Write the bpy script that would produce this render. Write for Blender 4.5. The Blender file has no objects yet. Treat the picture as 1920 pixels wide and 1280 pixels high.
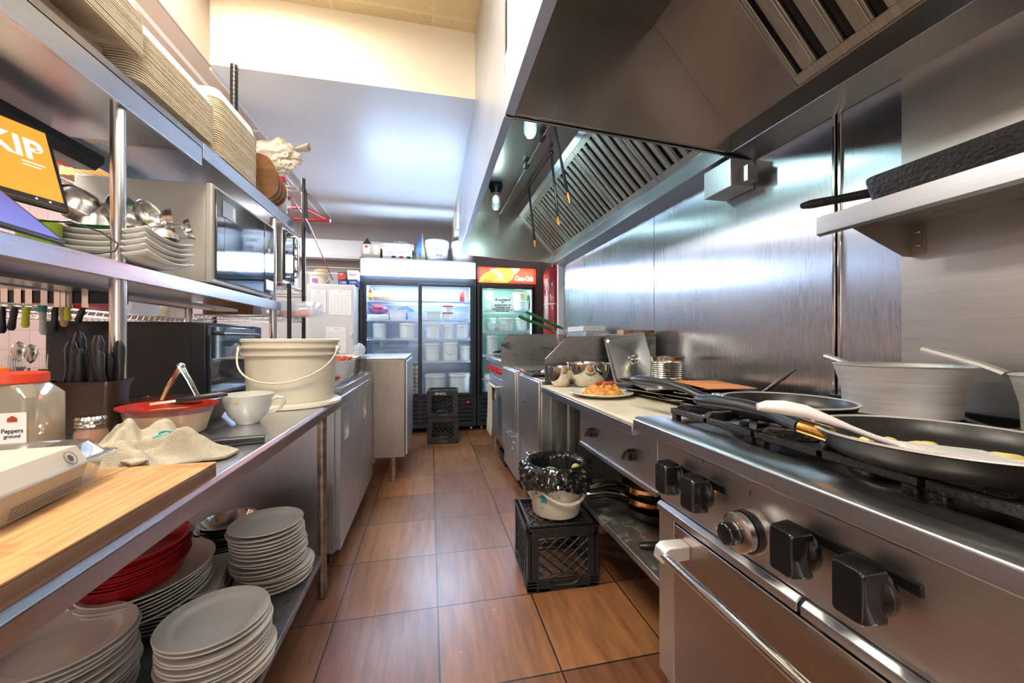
import bpy, bmesh, math, random
from mathutils import Matrix, Vector, noise as mnoise
random.seed(7)
R = math.radians
C = bpy.context.scene.collection
sc = bpy.context.scene

# ---------------------------------------------------------------- camera, world, lights, exposure
cd = bpy.data.cameras.new('camera'); cam = bpy.data.objects.new('camera', cd); C.objects.link(cam)
cd.sensor_fit = 'HORIZONTAL'; cd.sensor_width = 36.0; cd.lens = 715.0 / 1920.0 * 36.0
cd.shift_y = 2.0 / 1920.0 * -1.0; cd.clip_start = 0.02
cam.location = (0, 0, 1.12); cam.rotation_euler = (R(90), 0, R(-12.1))
sc.camera = cam
w = bpy.data.worlds.new('world'); sc.world = w; w.use_nodes = True
w.node_tree.nodes['Background'].inputs[0].default_value = (0.75, 0.83, 1.0, 1)
w.node_tree.nodes['Background'].inputs[1].default_value = 0.6
sc.view_settings.view_transform = 'Standard'; sc.view_settings.look = 'None'
sc.view_settings.gamma = 1.0; sc.view_settings.exposure = 1.0

def area(name, loc, rot, sx, sy, power, col):
    l = bpy.data.lights.new(name, 'AREA'); l.shape = 'RECTANGLE'; l.size = sx; l.size_y = sy
    l.energy = power; l.color = col
    o = bpy.data.objects.new(name, l); C.objects.link(o); o.location = loc; o.rotation_euler = rot
    return o
# lamps behind the ceiling troffers (their diffusers are built with the ceiling); the last is added fill
area('ceiling_lamp', (-0.85, 1.65, 3.10), (0, 0, 0), 0.5, 1.0, 21, (1.0, 0.92, 0.78))
area('ceiling_lamp', (-0.45, -0.45, 3.10), (0, 0, 0), 0.5, 1.1, 34, (1.0, 0.92, 0.78))
area('ceiling_lamp', (-1.95, 1.6, 2.66), (0, 0, 0), 0.5, 1.1, 30, (1.0, 0.98, 0.94))
area('ceiling_lamp', (-1.95, 4.0, 2.66), (0, 0, 0), 0.5, 1.1, 30, (0.86, 0.93, 1.0))
area('ceiling_lamp', (-1.95, -0.8, 2.66), (0, 0, 0), 0.5, 1.1, 26, (1.0, 0.96, 0.88))  # unseen fill lamp added to brighten the near end, no troffer here
# added fill behind the camera, in front of the closed wall
area('rear_fill_light', (-0.1, -2.1, 1.25), (R(90), 0, R(180)), 1.8, 1.9, 24, (0.95, 0.97, 1.0))
# light boxes of the two glass door coolers
area('header_lamp', (-0.13, 4.675, 1.99), (R(90), 0, R(0)), 1.25, 0.18, 36, (0.55, 0.74, 1.0))
area('header_lamp', (0.95, 4.675, 1.95), (R(90), 0, 0), 0.70, 0.15, 3, (1.0, 0.35, 0.22))
for x in (-0.45, 0.2):
    area('cooler_lamp', (x, 4.84, 1.80), (R(25), 0, 0), 0.5, 0.06, 5, (0.70, 0.83, 1.0))
area('cooler_lamp', (0.95, 4.84, 1.78), (R(25), 0, 0), 0.5, 0.06, 3.5, (0.72, 1.0, 0.9))

# ---------------------------------------------------------------- materials
MATS = {}
def nt(name):
    m = bpy.data.materials.new(name); m.use_nodes = True; MATS[name] = m
    t = m.node_tree; return m, t, t.nodes['Principled BSDF']
def setc(b, col): b.inputs['Base Color'].default_value = (col[0], col[1], col[2], 1)
def link(t, a, b): t.links.new(a, b)
def coords(t, scale, kind='Object', rot=None):
    tc = t.nodes.new('ShaderNodeTexCoord'); mp = t.nodes.new('ShaderNodeMapping')
    mp.inputs['Scale'].default_value = scale
    if rot: mp.inputs['Rotation'].default_value = rot
    link(t, tc.outputs[kind], mp.inputs['Vector']); return mp.outputs['Vector']
def noise(t, vec, scale, detail=3, rough=0.5):
    n = t.nodes.new('ShaderNodeTexNoise'); n.inputs['Scale'].default_value = scale
    n.inputs['Detail'].default_value = detail; n.inputs['Roughness'].default_value = rough
    link(t, vec, n.inputs['Vector']); return n.outputs['Fac']
def ramp(t, fac, stops):
    r = t.nodes.new('ShaderNodeValToRGB'); e = r.color_ramp.elements
    while len(e) < len(stops): e.new(0.5)
    for i, (p, c) in enumerate(stops): e[i].position = p; e[i].color = (c[0], c[1], c[2], 1)
    link(t, fac, r.inputs['Fac']); return r.outputs['Color']
def bump(t, b, h, strength, dist=0.01):
    n = t.nodes.new('ShaderNodeBump'); n.inputs['Strength'].default_value = strength
    n.inputs['Distance'].default_value = dist
    link(t, h, n.inputs['Height']); link(t, n.outputs['Normal'], b.inputs['Normal'])
def plain(name, col, rough=0.5, metal=0.0, vary=0.12, scale=6.0, bmp=0.0, spec=None, coat=0.0, trans=0.0):
    m, t, b = nt(name); v = coords(t, (1, 1, 1)); f = noise(t, v, scale, 4)
    lo = [c * (1 - vary) for c in col]; hi = [min(1, c * (1 + vary)) for c in col]
    link(t, ramp(t, f, [(0.3, lo), (0.7, hi)]), b.inputs['Base Color'])
    b.inputs['Roughness'].default_value = rough; b.inputs['Metallic'].default_value = metal
    if spec is not None: b.inputs['Specular IOR Level'].default_value = spec
    if coat: b.inputs['Coat Weight'].default_value = coat
    if trans: b.inputs['Transmission Weight'].default_value = trans
    if bmp: bump(t, b, noise(t, v, scale * 12, 3), bmp, 0.004)
    return m
def steel(name, col=(0.60, 0.60, 0.61), rough=0.26, grain=(1, 1, 60), wave=0.0, vary=0.10, stain=None, scale=6.0, wscale=1.5, aniso=None):
    m, t, b = nt(name)
    if aniso:
        b.inputs['Anisotropic'].default_value = aniso[0]; cv = t.nodes.new('ShaderNodeCombineXYZ')
        for i in range(3): cv.inputs[i].default_value = aniso[1][i]
        link(t, cv.outputs[0], b.inputs['Tangent'])
    v = coords(t, grain); g = noise(t, v, scale, 3)
    v2 = coords(t, (1, 1, 1)); f2 = noise(t, v2, 3.0, 4)
    mx = t.nodes.new('ShaderNodeMath'); mx.operation = 'ADD'
    link(t, g, mx.inputs[0]); link(t, f2, mx.inputs[1])
    hf = t.nodes.new('ShaderNodeMath'); hf.operation = 'MULTIPLY'; hf.inputs[1].default_value = 0.5
    link(t, mx.outputs[0], hf.inputs[0])
    lo = [c * (1 - vary) for c in col]; hi = [min(1, c * (1 + vary)) for c in col]
    colr = ramp(t, hf.outputs[0], [(0.35, lo), (0.65, hi)])
    if stain:
        s = noise(t, coords(t, stain[1]), stain[2], 6, 0.65)
        sf = ramp(t, s, [(stain[3], (0, 0, 0)), (stain[3] + 0.12, (1, 1, 1))])
        mm = t.nodes.new('ShaderNodeMix'); mm.data_type = 'RGBA'
        link(t, sf, mm.inputs['Factor']); link(t, colr, mm.inputs['A']); mm.inputs['B'].default_value = (*stain[0], 1)
        colr = mm.outputs['Result']
        ms = t.nodes.new('ShaderNodeMath'); ms.operation = 'SUBTRACT'; ms.inputs[0].default_value = 1.0; ms.use_clamp = True
        link(t, sf, ms.inputs[1]); link(t, ms.outputs[0], b.inputs['Metallic'])
    else: b.inputs['Metallic'].default_value = 1.0
    link(t, colr, b.inputs['Base Color'])
    rr = t.nodes.new('ShaderNodeMapRange'); rr.inputs['To Min'].default_value = rough * 0.8; rr.inputs['To Max'].default_value = rough * 1.3
    link(t, hf.outputs[0], rr.inputs['Value']); link(t, rr.outputs[0], b.inputs['Roughness'])
    bb = t.nodes.new('ShaderNodeBump'); bb.inputs['Strength'].default_value = 0.02; bb.inputs['Distance'].default_value = 0.002
    link(t, g, bb.inputs['Height'])
    if wave:
        wv = noise(t, coords(t, (1, 1, 1)), wscale, 2)
        b2 = t.nodes.new('ShaderNodeBump'); b2.inputs['Strength'].default_value = wave; b2.inputs['Distance'].default_value = 0.03
        link(t, wv, b2.inputs['Height']); link(t, b2.outputs['Normal'], bb.inputs['Normal'])
    link(t, bb.outputs['Normal'], b.inputs['Normal'])
    return m
def emit(name, col, strength):
    m, t, b = nt(name); setc(b, (col[0] * .5, col[1] * .5, col[2] * .5)); b.inputs['Emission Color'].default_value = (*col, 1)
    b.inputs['Emission Strength'].default_value = strength; return m
def glass(name, tint=(0.96, 0.98, 1.0), refl=0.12, rough=0.03, milky=0.0):
    m = bpy.data.materials.new(name); m.use_nodes = True; t = m.node_tree; t.nodes.clear(); MATS[name] = m
    o = t.nodes.new('ShaderNodeOutputMaterial'); tr = t.nodes.new('ShaderNodeBsdfTransparent'); tr.inputs[0].default_value = (*tint, 1)
    gl = t.nodes.new('ShaderNodeBsdfGlossy'); gl.inputs['Roughness'].default_value = rough
    lw = t.nodes.new('ShaderNodeLayerWeight'); lw.inputs['Blend'].default_value = 0.35
    mr = t.nodes.new('ShaderNodeMapRange'); mr.inputs['To Min'].default_value = refl * 0.5; mr.inputs['To Max'].default_value = min(0.95, refl * 4)
    link(t, lw.outputs['Facing'], mr.inputs['Value'])
    mx = t.nodes.new('ShaderNodeMixShader'); link(t, mr.outputs[0], mx.inputs[0]); link(t, tr.outputs[0], mx.inputs[1]); link(t, gl.outputs[0], mx.inputs[2])
    out = mx.outputs[0]
    if milky:
        df = t.nodes.new('ShaderNodeBsdfDiffuse'); df.inputs[0].default_value = (*tint, 1)
        tl = t.nodes.new('ShaderNodeBsdfTranslucent'); tl.inputs[0].default_value = (*tint, 1)
        ms = t.nodes.new('ShaderNodeMixShader'); ms.inputs[0].default_value = 0.5
        link(t, df.outputs[0], ms.inputs[1]); link(t, tl.outputs[0], ms.inputs[2])
        m2 = t.nodes.new('ShaderNodeMixShader'); m2.inputs[0].default_value = milky
        link(t, out, m2.inputs[1]); link(t, ms.outputs[0], m2.inputs[2]); out = m2.outputs[0]
    link(t, out, o.inputs[0]); return m

def floor_material():
    m, t, b = nt('floor tiles')
    g = t.nodes.new('ShaderNodeNewGeometry'); mp = t.nodes.new('ShaderNodeMapping')
    mp.inputs['Location'].default_value = (-0.031 + 0.405 * 20, -1.632 + 0.405 * 20, 0)
    link(t, g.outputs['Position'], mp.inputs['Vector'])
    br = t.nodes.new('ShaderNodeTexBrick'); br.offset = 0; br.squash = 1
    br.inputs['Scale'].default_value = 1; br.inputs['Brick Width'].default_value = 0.405; br.inputs['Row Height'].default_value = 0.405
    br.inputs['Mortar Size'].default_value = 0.0032; br.inputs['Mortar Smooth'].default_value = 0.1; br.inputs['Bias'].default_value = 0
    br.inputs['Color1'].default_value = (0.150, 0.060, 0.030, 1); br.inputs['Color2'].default_value = (0.270, 0.118, 0.048, 1)
    br.inputs['Mortar'].default_value = (0.010, 0.008, 0.008, 1)
    link(t, mp.outputs[0], br.inputs['Vector'])
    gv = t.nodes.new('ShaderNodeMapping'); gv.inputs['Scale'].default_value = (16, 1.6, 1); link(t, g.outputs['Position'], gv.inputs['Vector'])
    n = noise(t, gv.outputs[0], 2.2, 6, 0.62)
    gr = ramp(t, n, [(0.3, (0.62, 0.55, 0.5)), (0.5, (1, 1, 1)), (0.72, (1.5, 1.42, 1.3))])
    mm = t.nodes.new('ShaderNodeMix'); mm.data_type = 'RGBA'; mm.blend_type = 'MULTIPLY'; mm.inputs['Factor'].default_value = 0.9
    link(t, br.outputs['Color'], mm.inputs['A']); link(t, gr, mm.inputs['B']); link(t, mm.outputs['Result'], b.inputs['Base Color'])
    sm = noise(t, g.outputs['Position'], 4, 2, 0.5)
    rr = t.nodes.new('ShaderNodeMapRange'); rr.inputs['To Min'].default_value = 0.25; rr.inputs['To Max'].default_value = 0.37
    link(t, sm, rr.inputs['Value']); link(t, rr.outputs[0], b.inputs['Roughness'])
    b.inputs['Specular IOR Level'].default_value = 1.0
    bu = t.nodes.new('ShaderNodeBump'); bu.invert = True; bu.inputs['Strength'].default_value = 0.5; bu.inputs['Distance'].default_value = 0.003
    link(t, br.outputs['Fac'], bu.inputs['Height'])
    b3 = t.nodes.new('ShaderNodeBump'); b3.inputs['Strength'].default_value = 0.02; b3.inputs['Distance'].default_value = 0.003
    link(t, n, b3.inputs['Height']); link(t, bu.outputs['Normal'], b3.inputs['Normal']); link(t, b3.outputs['Normal'], b.inputs['Normal'])
    return m
def grid_material(name, col, mortar, size, msize, swz=None, speck=None, rough=0.8, loc=(0, 0, 0), vary=0.06):
    m, t, b = nt(name)
    g = t.nodes.new('ShaderNodeNewGeometry'); vec = g.outputs['Position']
    if swz:
        s = t.nodes.new('ShaderNodeSeparateXYZ'); link(t, vec, s.inputs[0]); cb = t.nodes.new('ShaderNodeCombineXYZ')
        link(t, s.outputs[swz[0]], cb.inputs[0]); link(t, s.outputs[swz[1]], cb.inputs[1]); vec = cb.outputs[0]
    mp = t.nodes.new('ShaderNodeMapping'); mp.inputs['Location'].default_value = (loc[0] + 20 * size[0], loc[1] + 20 * size[1], 0); link(t, vec, mp.inputs['Vector'])
    br = t.nodes.new('ShaderNodeTexBrick'); br.offset = 0; br.inputs['Scale'].default_value = 1
    br.inputs['Brick Width'].default_value = size[0]; br.inputs['Row Height'].default_value = size[1]
    br.inputs['Mortar Size'].default_value = msize; br.inputs['Mortar Smooth'].default_value = 0.0; br.inputs['Bias'].default_value = 0
    br.inputs['Color1'].default_value = (*[c * (1 - vary) for c in col], 1); br.inputs['Color2'].default_value = (*[min(1, c * (1 + vary)) for c in col], 1)
    br.inputs['Mortar'].default_value = (*mortar, 1); link(t, mp.outputs[0], br.inputs['Vector'])
    outc = br.outputs['Color']
    if speck:
        n = noise(t, g.outputs['Position'], 70, 3, 0.7); f = ramp(t, n, [(0.62, (1, 1, 1)), (0.70, speck)])
        mm = t.nodes.new('ShaderNodeMix'); mm.data_type = 'RGBA'; mm.blend_type = 'MULTIPLY'; mm.inputs['Factor'].default_value = 1
        link(t, outc, mm.inputs['A']); link(t, f, mm.inputs['B']); outc = mm.outputs['Result']
    link(t, outc, b.inputs['Base Color']); b.inputs['Roughness'].default_value = rough
    return m
def wood(name, c1, c2, scale=(1, 14, 1), rough=0.5, stain=None):
    m, t, b = nt(name); n = noise(t, coords(t, scale), 4, 5, 0.6)
    col = ramp(t, n, [(0.3, c1), (0.7, c2)])
    if stain:
        s = noise(t, coords(t, (1.0, 3.0, 1.0)), 5, 4, 0.6); sf = ramp(t, s, [(0.55, (0, 0, 0)), (0.66, (0.85, 0.85, 0.85))])
        mm = t.nodes.new('ShaderNodeMix'); mm.data_type = 'RGBA'; link(t, sf, mm.inputs['Factor']); link(t, col, mm.inputs['A']); mm.inputs['B'].default_value = (*stain, 1); col = mm.outputs['Result']
    link(t, col, b.inputs['Base Color']); b.inputs['Roughness'].default_value = rough; return m

S_WALL = steel('brushed wall steel', (0.50, 0.52, 0.56), 0.27, (1, 60, 1.2), wave=0.10, vary=0.08, wscale=1.6, aniso=(0.92, (0, 1, 0)))
S_TOP = steel('worktop steel', (0.55, 0.565, 0.60), 0.28, (40, 0.5, 40), wave=0.0, vary=0.08)
S_FRONT = steel('appliance steel', (0.62, 0.61, 0.60), 0.36, (0.5, 0.5, 45), wave=0.008)
S_VERT = steel('vertical brushed steel', (0.62, 0.66, 0.73), 0.40, (60, 60, 1), wave=0.05)
S_HOOD = steel('hood steel', (0.42, 0.39, 0.35), 0.30, (60, 60, 1), wave=0.03, vary=0.08)
S_FILT = steel('greasy filter steel', (0.46, 0.43, 0.37), 0.36, (1, 30, 1), vary=0.25)
S_DIRTY = steel('smoky splash steel', (0.30, 0.28, 0.26), 0.34, (1, 1, 12), stain=((0.015, 0.013, 0.012), (1.2, 1, 1.6), 3.4, 0.52))
S_GREASE = steel('grease streaked steel', (0.42, 0.42, 0.36), 0.42, (14, 14, 1), stain=((0.03, 0.028, 0.018), (9, 9, 1.2), 2.5, 0.54), vary=0.3)
S_TUBE = steel('tube steel', (0.62, 0.60, 0.56), 0.22, (60, 60, 1))
S_RUST = steel('rust spotted leg steel', (0.36, 0.32, 0.28), 0.36, (1, 1, 5), stain=((0.12, 0.065, 0.035), (6, 6, 2), 4, 0.56), vary=0.35)
S_MIRROR = steel('polished steel', (0.68, 0.66, 0.63), 0.10, (1, 1, 30), vary=0.06)
S_ALU = steel('worn aluminium', (0.88, 0.85, 0.80), 0.55, (1, 1, 30), vary=0.12, stain=((0.30, 0.16, 0.06), (3, 3, 4), 3, 0.68))
S_SHELF = steel('dull dusty shelf steel', (0.40, 0.40, 0.38), 0.45, (30, 1, 1), stain=((0.16, 0.15, 0.12), (4, 4, 4), 3, 0.55), vary=0.25)
S_GALV = steel('galvanised shelf steel', (0.33, 0.36, 0.37), 0.40, (1, 1, 1), vary=0.3, scale=25, stain=((0.05, 0.055, 0.06), (6, 3, 6), 6, 0.60))
S_COPPER = steel('copper', (0.72, 0.30, 0.12), 0.22, (1, 1, 20))
S_BRASS = steel('heat tinted brass', (0.78, 0.46, 0.14), 0.18, (1, 1, 20))
S_RUSTY = steel('burnt rusty plate', (0.42, 0.25, 0.13), 0.5, (1, 1, 1), stain=((0.10, 0.04, 0.015), (3, 3, 3), 5, 0.5), vary=0.4)
BLACK = plain('black plastic', (0.012, 0.012, 0.014), 0.35)
BLACKM = plain('satin black metal', (0.02, 0.021, 0.024), 0.28, 0.3)
KNOB = plain('glossy knob black', (0.008, 0.008, 0.009), 0.16, coat=0.4)
IRON = plain('cast iron', (0.030, 0.026, 0.023), 0.42, 0.4, vary=0.5, scale=9, bmp=1.0)
NONSTICK = plain('nonstick coating', (0.030, 0.028, 0.026), 0.34, 0.35, vary=0.2, scale=90)
PANOUT = plain('burnt pan outside', (0.05, 0.042, 0.034), 0.33, 0.75, vary=0.45, scale=9)
FRAME = plain('cooler black frame', (0.022, 0.026, 0.034), 0.30, 0.2)
CRATE = plain('black crate plastic', (0.014, 0.014, 0.015), 0.38, vary=0.25)
CERAMIC = plain('white glazed ceramic', (0.60, 0.58, 0.54), 0.22, vary=0.05, coat=0.3)
MELA = plain('off-white plate', (0.84, 0.80, 0.73), 0.33, vary=0.06)
REDP = plain('red basket plastic', (0.42, 0.008, 0.014), 0.30, vary=0.15)
PULP = plain('cream moulded pulp', (0.70, 0.60, 0.44), 0.75, vary=0.08, scale=20, bmp=0.15)
PAIL = plain('cream pail plastic', (0.72, 0.66, 0.52), 0.38, vary=0.04)
TUBW = plain('white tub plastic', (0.74, 0.77, 0.80), 0.4, vary=0.04)
CLEARP = glass('clear plastic', (0.93, 0.95, 0.96), 0.10, 0.12, 0.22)
CLEARB = glass('thin clear plastic', (0.96, 0.96, 0.95), 0.16, 0.05, 0.05)
PANE = glass('door glass', (0.96, 0.99, 1.0), 0.05, 0.02)
JARG = glass('jar plastic', (0.90, 0.86, 0.78), 0.10, 0.08, 0.25)
BULBG = glass('lamp jar glass', (0.92, 0.97, 0.96), 0.2, 0.03, 0.12)
DARKG = plain('dark oven glass', (0.015, 0.022, 0.032), 0.05, 0.0, spec=0.9, coat=1.0)
WHITE = plain('white paint', (0.74, 0.73, 0.72), 0.55, vary=0.03)
WALLP = plain('greyish wall paint', (0.46, 0.42, 0.41), 0.7, vary=0.04, scale=3)
CEILP = plain('white ceiling paint', (0.66, 0.68, 0.71), 0.34, vary=0.03, scale=2)
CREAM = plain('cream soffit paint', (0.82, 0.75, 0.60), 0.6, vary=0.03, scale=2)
PAPER = plain('paper', (0.80, 0.78, 0.75), 0.8, vary=0.05)
CARD = plain('cardboard', (0.42, 0.32, 0.24), 0.8)
INK = plain('ink', (0.03, 0.03, 0.035), 0.6)
REDINK = plain('red print', (0.55, 0.02, 0.02), 0.5)
BLUEINK = plain('blue print', (0.03, 0.05, 0.22), 0.5)
BLUEBAG = plain('blue bag', (0.07, 0.18, 0.55), 0.4)
PURPLE = plain('purple print', (0.30, 0.10, 0.38), 0.5)
GREEN = plain('green vinyl grip', (0.01, 0.12, 0.035), 0.35)
LIME = plain('lime green plastic', (0.30, 0.42, 0.03), 0.4)
YELLOW = plain('yellow plastic', (0.72, 0.72, 0.05), 0.4)
TEAL = plain('teal plastic', (0.02, 0.35, 0.30), 0.4)
REDC = plain('red enamel', (0.36, 0.012, 0.018), 0.25, coat=0.5)
REDK = plain('red knob', (0.50, 0.012, 0.012), 0.3)
ORANGE = plain('orange plastic', (0.92, 0.30, 0.03), 0.5)
ORED = plain('orange red lid', (0.72, 0.06, 0.02), 0.35)
RICE = plain('fried rice', (0.66, 0.30, 0.06), 0.55, vary=0.4, scale=60)
SAUS = plain('sausage', (0.38, 0.06, 0.02), 0.3, vary=0.3, scale=30)
EGG = plain('egg remains', (0.72, 0.58, 0.20), 0.5, vary=0.25, scale=30)
SHELL = plain('egg shell', (0.68, 0.60, 0.50), 0.5)
SPICE = plain('orange spice', (0.40, 0.13, 0.03), 0.7, vary=0.3, scale=50)
BEIGE = plain('beige powder', (0.50, 0.34, 0.16), 0.8, vary=0.2, scale=30)
DARKSAUCE = plain('dark sauce', (0.06, 0.012, 0.01), 0.25, vary=0.4, scale=30)
SAUCE = plain('red sauce', (0.38, 0.02, 0.008), 0.3, vary=0.3, scale=20)
TOWEL = plain('cotton towel', (0.48, 0.42, 0.32), 0.95, vary=0.1, scale=30, bmp=0.9)
GARBAGE = plain('black bag film', (0.012, 0.012, 0.012), 0.14, vary=0.2, coat=0.6)
FILM = glass('crumpled film', (0.92, 0.95, 1.0), 0.35, 0.12, 0.25)
BAGW = plain('thin white bag', (0.56, 0.50, 0.38), 0.45, vary=0.08)
BREAD = plain('pale pastry', (0.62, 0.42, 0.20), 0.7, vary=0.25, scale=25)
BROWNW = wood('brown wooden tray', (0.17, 0.075, 0.03), (0.28, 0.14, 0.065), (1, 1, 12), 0.35)
WOOD = wood('chopping board wood', (0.38, 0.19, 0.07), (0.64, 0.39, 0.17), (26, 1.3, 26), 0.45, stain=(0.46, 0.15, 0.025))
PLY = wood('board edge layers', (0.20, 0.10, 0.06), (0.42, 0.26, 0.16), (0.4, 0.4, 40), 0.6)
PALEW = wood('pale wood', (0.50, 0.34, 0.18), (0.62, 0.44, 0.26), (1, 1, 10), 0.6)
BOARD = plain('cream cutting surface', (0.62, 0.55, 0.40), 0.42, vary=0.14, scale=7)
MWAVE = plain('microwave beige paint', (0.46, 0.44, 0.39), 0.38, vary=0.04)
FRIDGEW = plain('white refrigerator enamel', (0.60, 0.59, 0.57), 0.35, vary=0.03)
TIN = steel('tin can steel', (0.66, 0.62, 0.54), 0.18, (1, 1, 20))
HEADER = emit('cooler light panel', (0.80, 0.90, 1.0), 2.6)
COKERED = emit('lit red panel', (0.85, 0.035, 0.015), 1.0)
LITORANGE = emit('lit orange print', (0.95, 0.28, 0.03), 0.8)
LITGREEN = emit('lit green print', (0.35, 0.75, 0.35), 0.8)
LITWHITE = emit('lit white print', (1, 0.95, 0.9), 1.0)
LITDARK = plain('dark print on lit panel', (0.05, 0.02, 0.03), 0.4)
TROFF = emit('troffer diffuser', (1.0, 0.93, 0.80), 3.2)
TROFFC = emit('cool troffer diffuser', (0.92, 0.96, 1.0), 3.0)
SCR_O = emit('orange screen', (0.86, 0.32, 0.035), 0.62)
SCR_B = emit('blue screen', (0.10, 0.12, 0.42), 0.62)
SCR_W = emit('white screen text', (0.95, 0.95, 1.0), 0.75)
LED = emit('red digits', (1.0, 0.03, 0.06), 1.5)
LINER = plain('cooler shade-toned lining', (0.46, 0.54, 0.64), 0.4, vary=0.03)  # white lining, with the bluish grey of inner shadows put into its colour
LINERG = plain('cooler pale green lining', (0.42, 0.60, 0.55), 0.4, vary=0.03)
BLUEPR = plain('teal print', (0.02, 0.30, 0.33), 0.5)

# ---------------------------------------------------------------- mesh helpers
def nz(x, y, z=0.0, s=1.0, o=3):
    return mnoise.fractal(Vector((x*s, y*s, z*s)), 1.0, 2.0, o)
class MB:
    def __init__(s): s.v = []; s.f = []
    def add(s, V, Fc, M=None):
        o = len(s.v)
        s.v += [tuple(M @ Vector(p)) for p in V] if M is not None else [tuple(p) for p in V]
        s.f += [tuple(i + o for i in f) for f in Fc]; return s
    def box(s, x0, x1, y0, y1, z0, z1, M=None):
        V = [(x0,y0,z0),(x1,y0,z0),(x1,y1,z0),(x0,y1,z0),(x0,y0,z1),(x1,y0,z1),(x1,y1,z1),(x0,y1,z1)]
        return s.add(V, [(0,3,2,1),(4,5,6,7),(0,1,5,4),(1,2,6,5),(2,3,7,6),(3,0,4,7)], M)
    def lathe(s, prof, n=32, c=(0, 0, 0), M=None, sx=1, sy=1, wob=None, cap=True):
        V = []; Fc = []
        for (r, z) in prof:
            for k in range(n):
                a = 2 * math.pi * k / n; rr = r * (wob(a, z) if wob else 1)
                V.append((c[0] + rr * math.cos(a) * sx, c[1] + rr * math.sin(a) * sy, c[2] + z))
        m = len(prof)
        for i in range(m - 1):
            for k in range(n): Fc.append((i*n+k, i*n+(k+1) % n, (i+1)*n+(k+1) % n, (i+1)*n+k))
        if cap and prof[0][0] > 1e-6: Fc.append(tuple(range(n))[::-1])
        if cap and prof[-1][0] > 1e-6: Fc.append(tuple((m-1)*n + k for k in range(n)))
        return s.add(V, Fc, M)
    def ring(s, prof, n=32, c=(0, 0, 0), M=None, sx=1, sy=1):      # closed profile, no caps
        V = []; Fc = []; m = len(prof)
        for (r, z) in prof:
            for k in range(n):
                a = 2 * math.pi * k / n; V.append((c[0] + r*math.cos(a)*sx, c[1] + r*math.sin(a)*sy, c[2] + z))
        for i in range(m):
            j = (i + 1) % m
            for k in range(n): Fc.append((i*n+k, i*n+(k+1) % n, j*n+(k+1) % n, j*n+k))
        return s.add(V, Fc, M)
    def tube(s, P, r, n=8, closed=False, sx=1.0, M=None):
        P = [Vector(p) for p in P]; m = len(P); rs = r if isinstance(r, (list, tuple)) else [r] * m
        V = []; Fc = []; up = None
        for i in range(m):
            if closed: d = P[(i+1) % m] - P[i-1]
            else: d = P[min(i+1, m-1)] - P[max(i-1, 0)]
            if d.length < 1e-9: d = Vector((0, 0, 1))
            d.normalize()
            if up is None:
                up = Vector((0, 0, 1)) if abs(d.z) < 0.9 else Vector((1, 0, 0))
            side = d.cross(up).normalized(); up = side.cross(d).normalized()
            for k in range(n):
                a = 2 * math.pi * k / n; V.append(P[i] + side * math.cos(a) * rs[i] * sx + up * math.sin(a) * rs[i])
        for i in range(m if closed else m - 1):
            j = (i + 1) % m
            for k in range(n): Fc.append((i*n+k, i*n+(k+1) % n, j*n+(k+1) % n, j*n+k))
        if not closed: Fc.append(tuple(range(n))[::-1]); Fc.append(tuple((m-1)*n+k for k in range(n)))
        return s.add(V, Fc, M)
    def prism(s, poly, axis, a, b, M=None):      # poly in the two other axes (in x,y,z order), extruded along axis
        def pt(p, q):
            return {'x': (q, p[0], p[1]), 'y': (p[0], q, p[1]), 'z': (p[0], p[1], q)}[axis]
        n = len(poly); V = [pt(p, a) for p in poly] + [pt(p, b) for p in poly]
        Fc = [tuple(range(n))[::-1], tuple(range(n, 2*n))] + [(k, (k+1) % n, n+(k+1) % n, n+k) for k in range(n)]
        return s.add(V, Fc, M)
    def rr(s, rings, seg=5, M=None, cap0=True, cap1=True):   # loft of rounded rectangles: (z, hx, hy, r)
        V = []; Fc = []
        for (z, hx, hy, r) in rings:
            for q, (sx, sy) in enumerate(((1, 1), (-1, 1), (-1, -1), (1, -1))):
                for k in range(seg):
                    a = math.pi / 2 * (q + k / (seg - 1)); V.append((sx * (hx - r) + r * math.cos(a), sy * (hy - r) + r * math.sin(a), z))
        n = 4 * seg; m = len(rings)
        for i in range(m - 1):
            for k in range(n): Fc.append((i*n+k, i*n+(k+1) % n, (i+1)*n+(k+1) % n, (i+1)*n+k))
        if cap0: Fc.append(tuple(range(n))[::-1])
        if cap1: Fc.append(tuple((m-1)*n+k for k in range(n)))
        return s.add(V, Fc, M)
    def surf(s, fn, nu, nv, M=None):
        V = [fn(i / nu, j / nv) for i in range(nu + 1) for j in range(nv + 1)]
        return s.add(V, [(i*(nv+1)+j, (i+1)*(nv+1)+j, (i+1)*(nv+1)+j+1, i*(nv+1)+j+1) for i in range(nu) for j in range(nv)], M)
    def ball(s, c, r, n=16, m=10, sx=1, sy=1, sz=1, M=None):
        return s.lathe([(r*math.sin(math.pi*i/m) if 0 < i < m else 0, -r*math.cos(math.pi*i/m)*sz) for i in range(m+1)], n, c, M, sx, sy)

def T(x=0, y=0, z=0, rz=0, rx=0, ry=0, s=1):
    return Matrix.Translation((x, y, z)) @ Matrix.Rotation(rz, 4, 'Z') @ Matrix.Rotation(ry, 4, 'Y') @ Matrix.Rotation(rx, 4, 'X') @ Matrix.Scale(s, 4)

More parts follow.
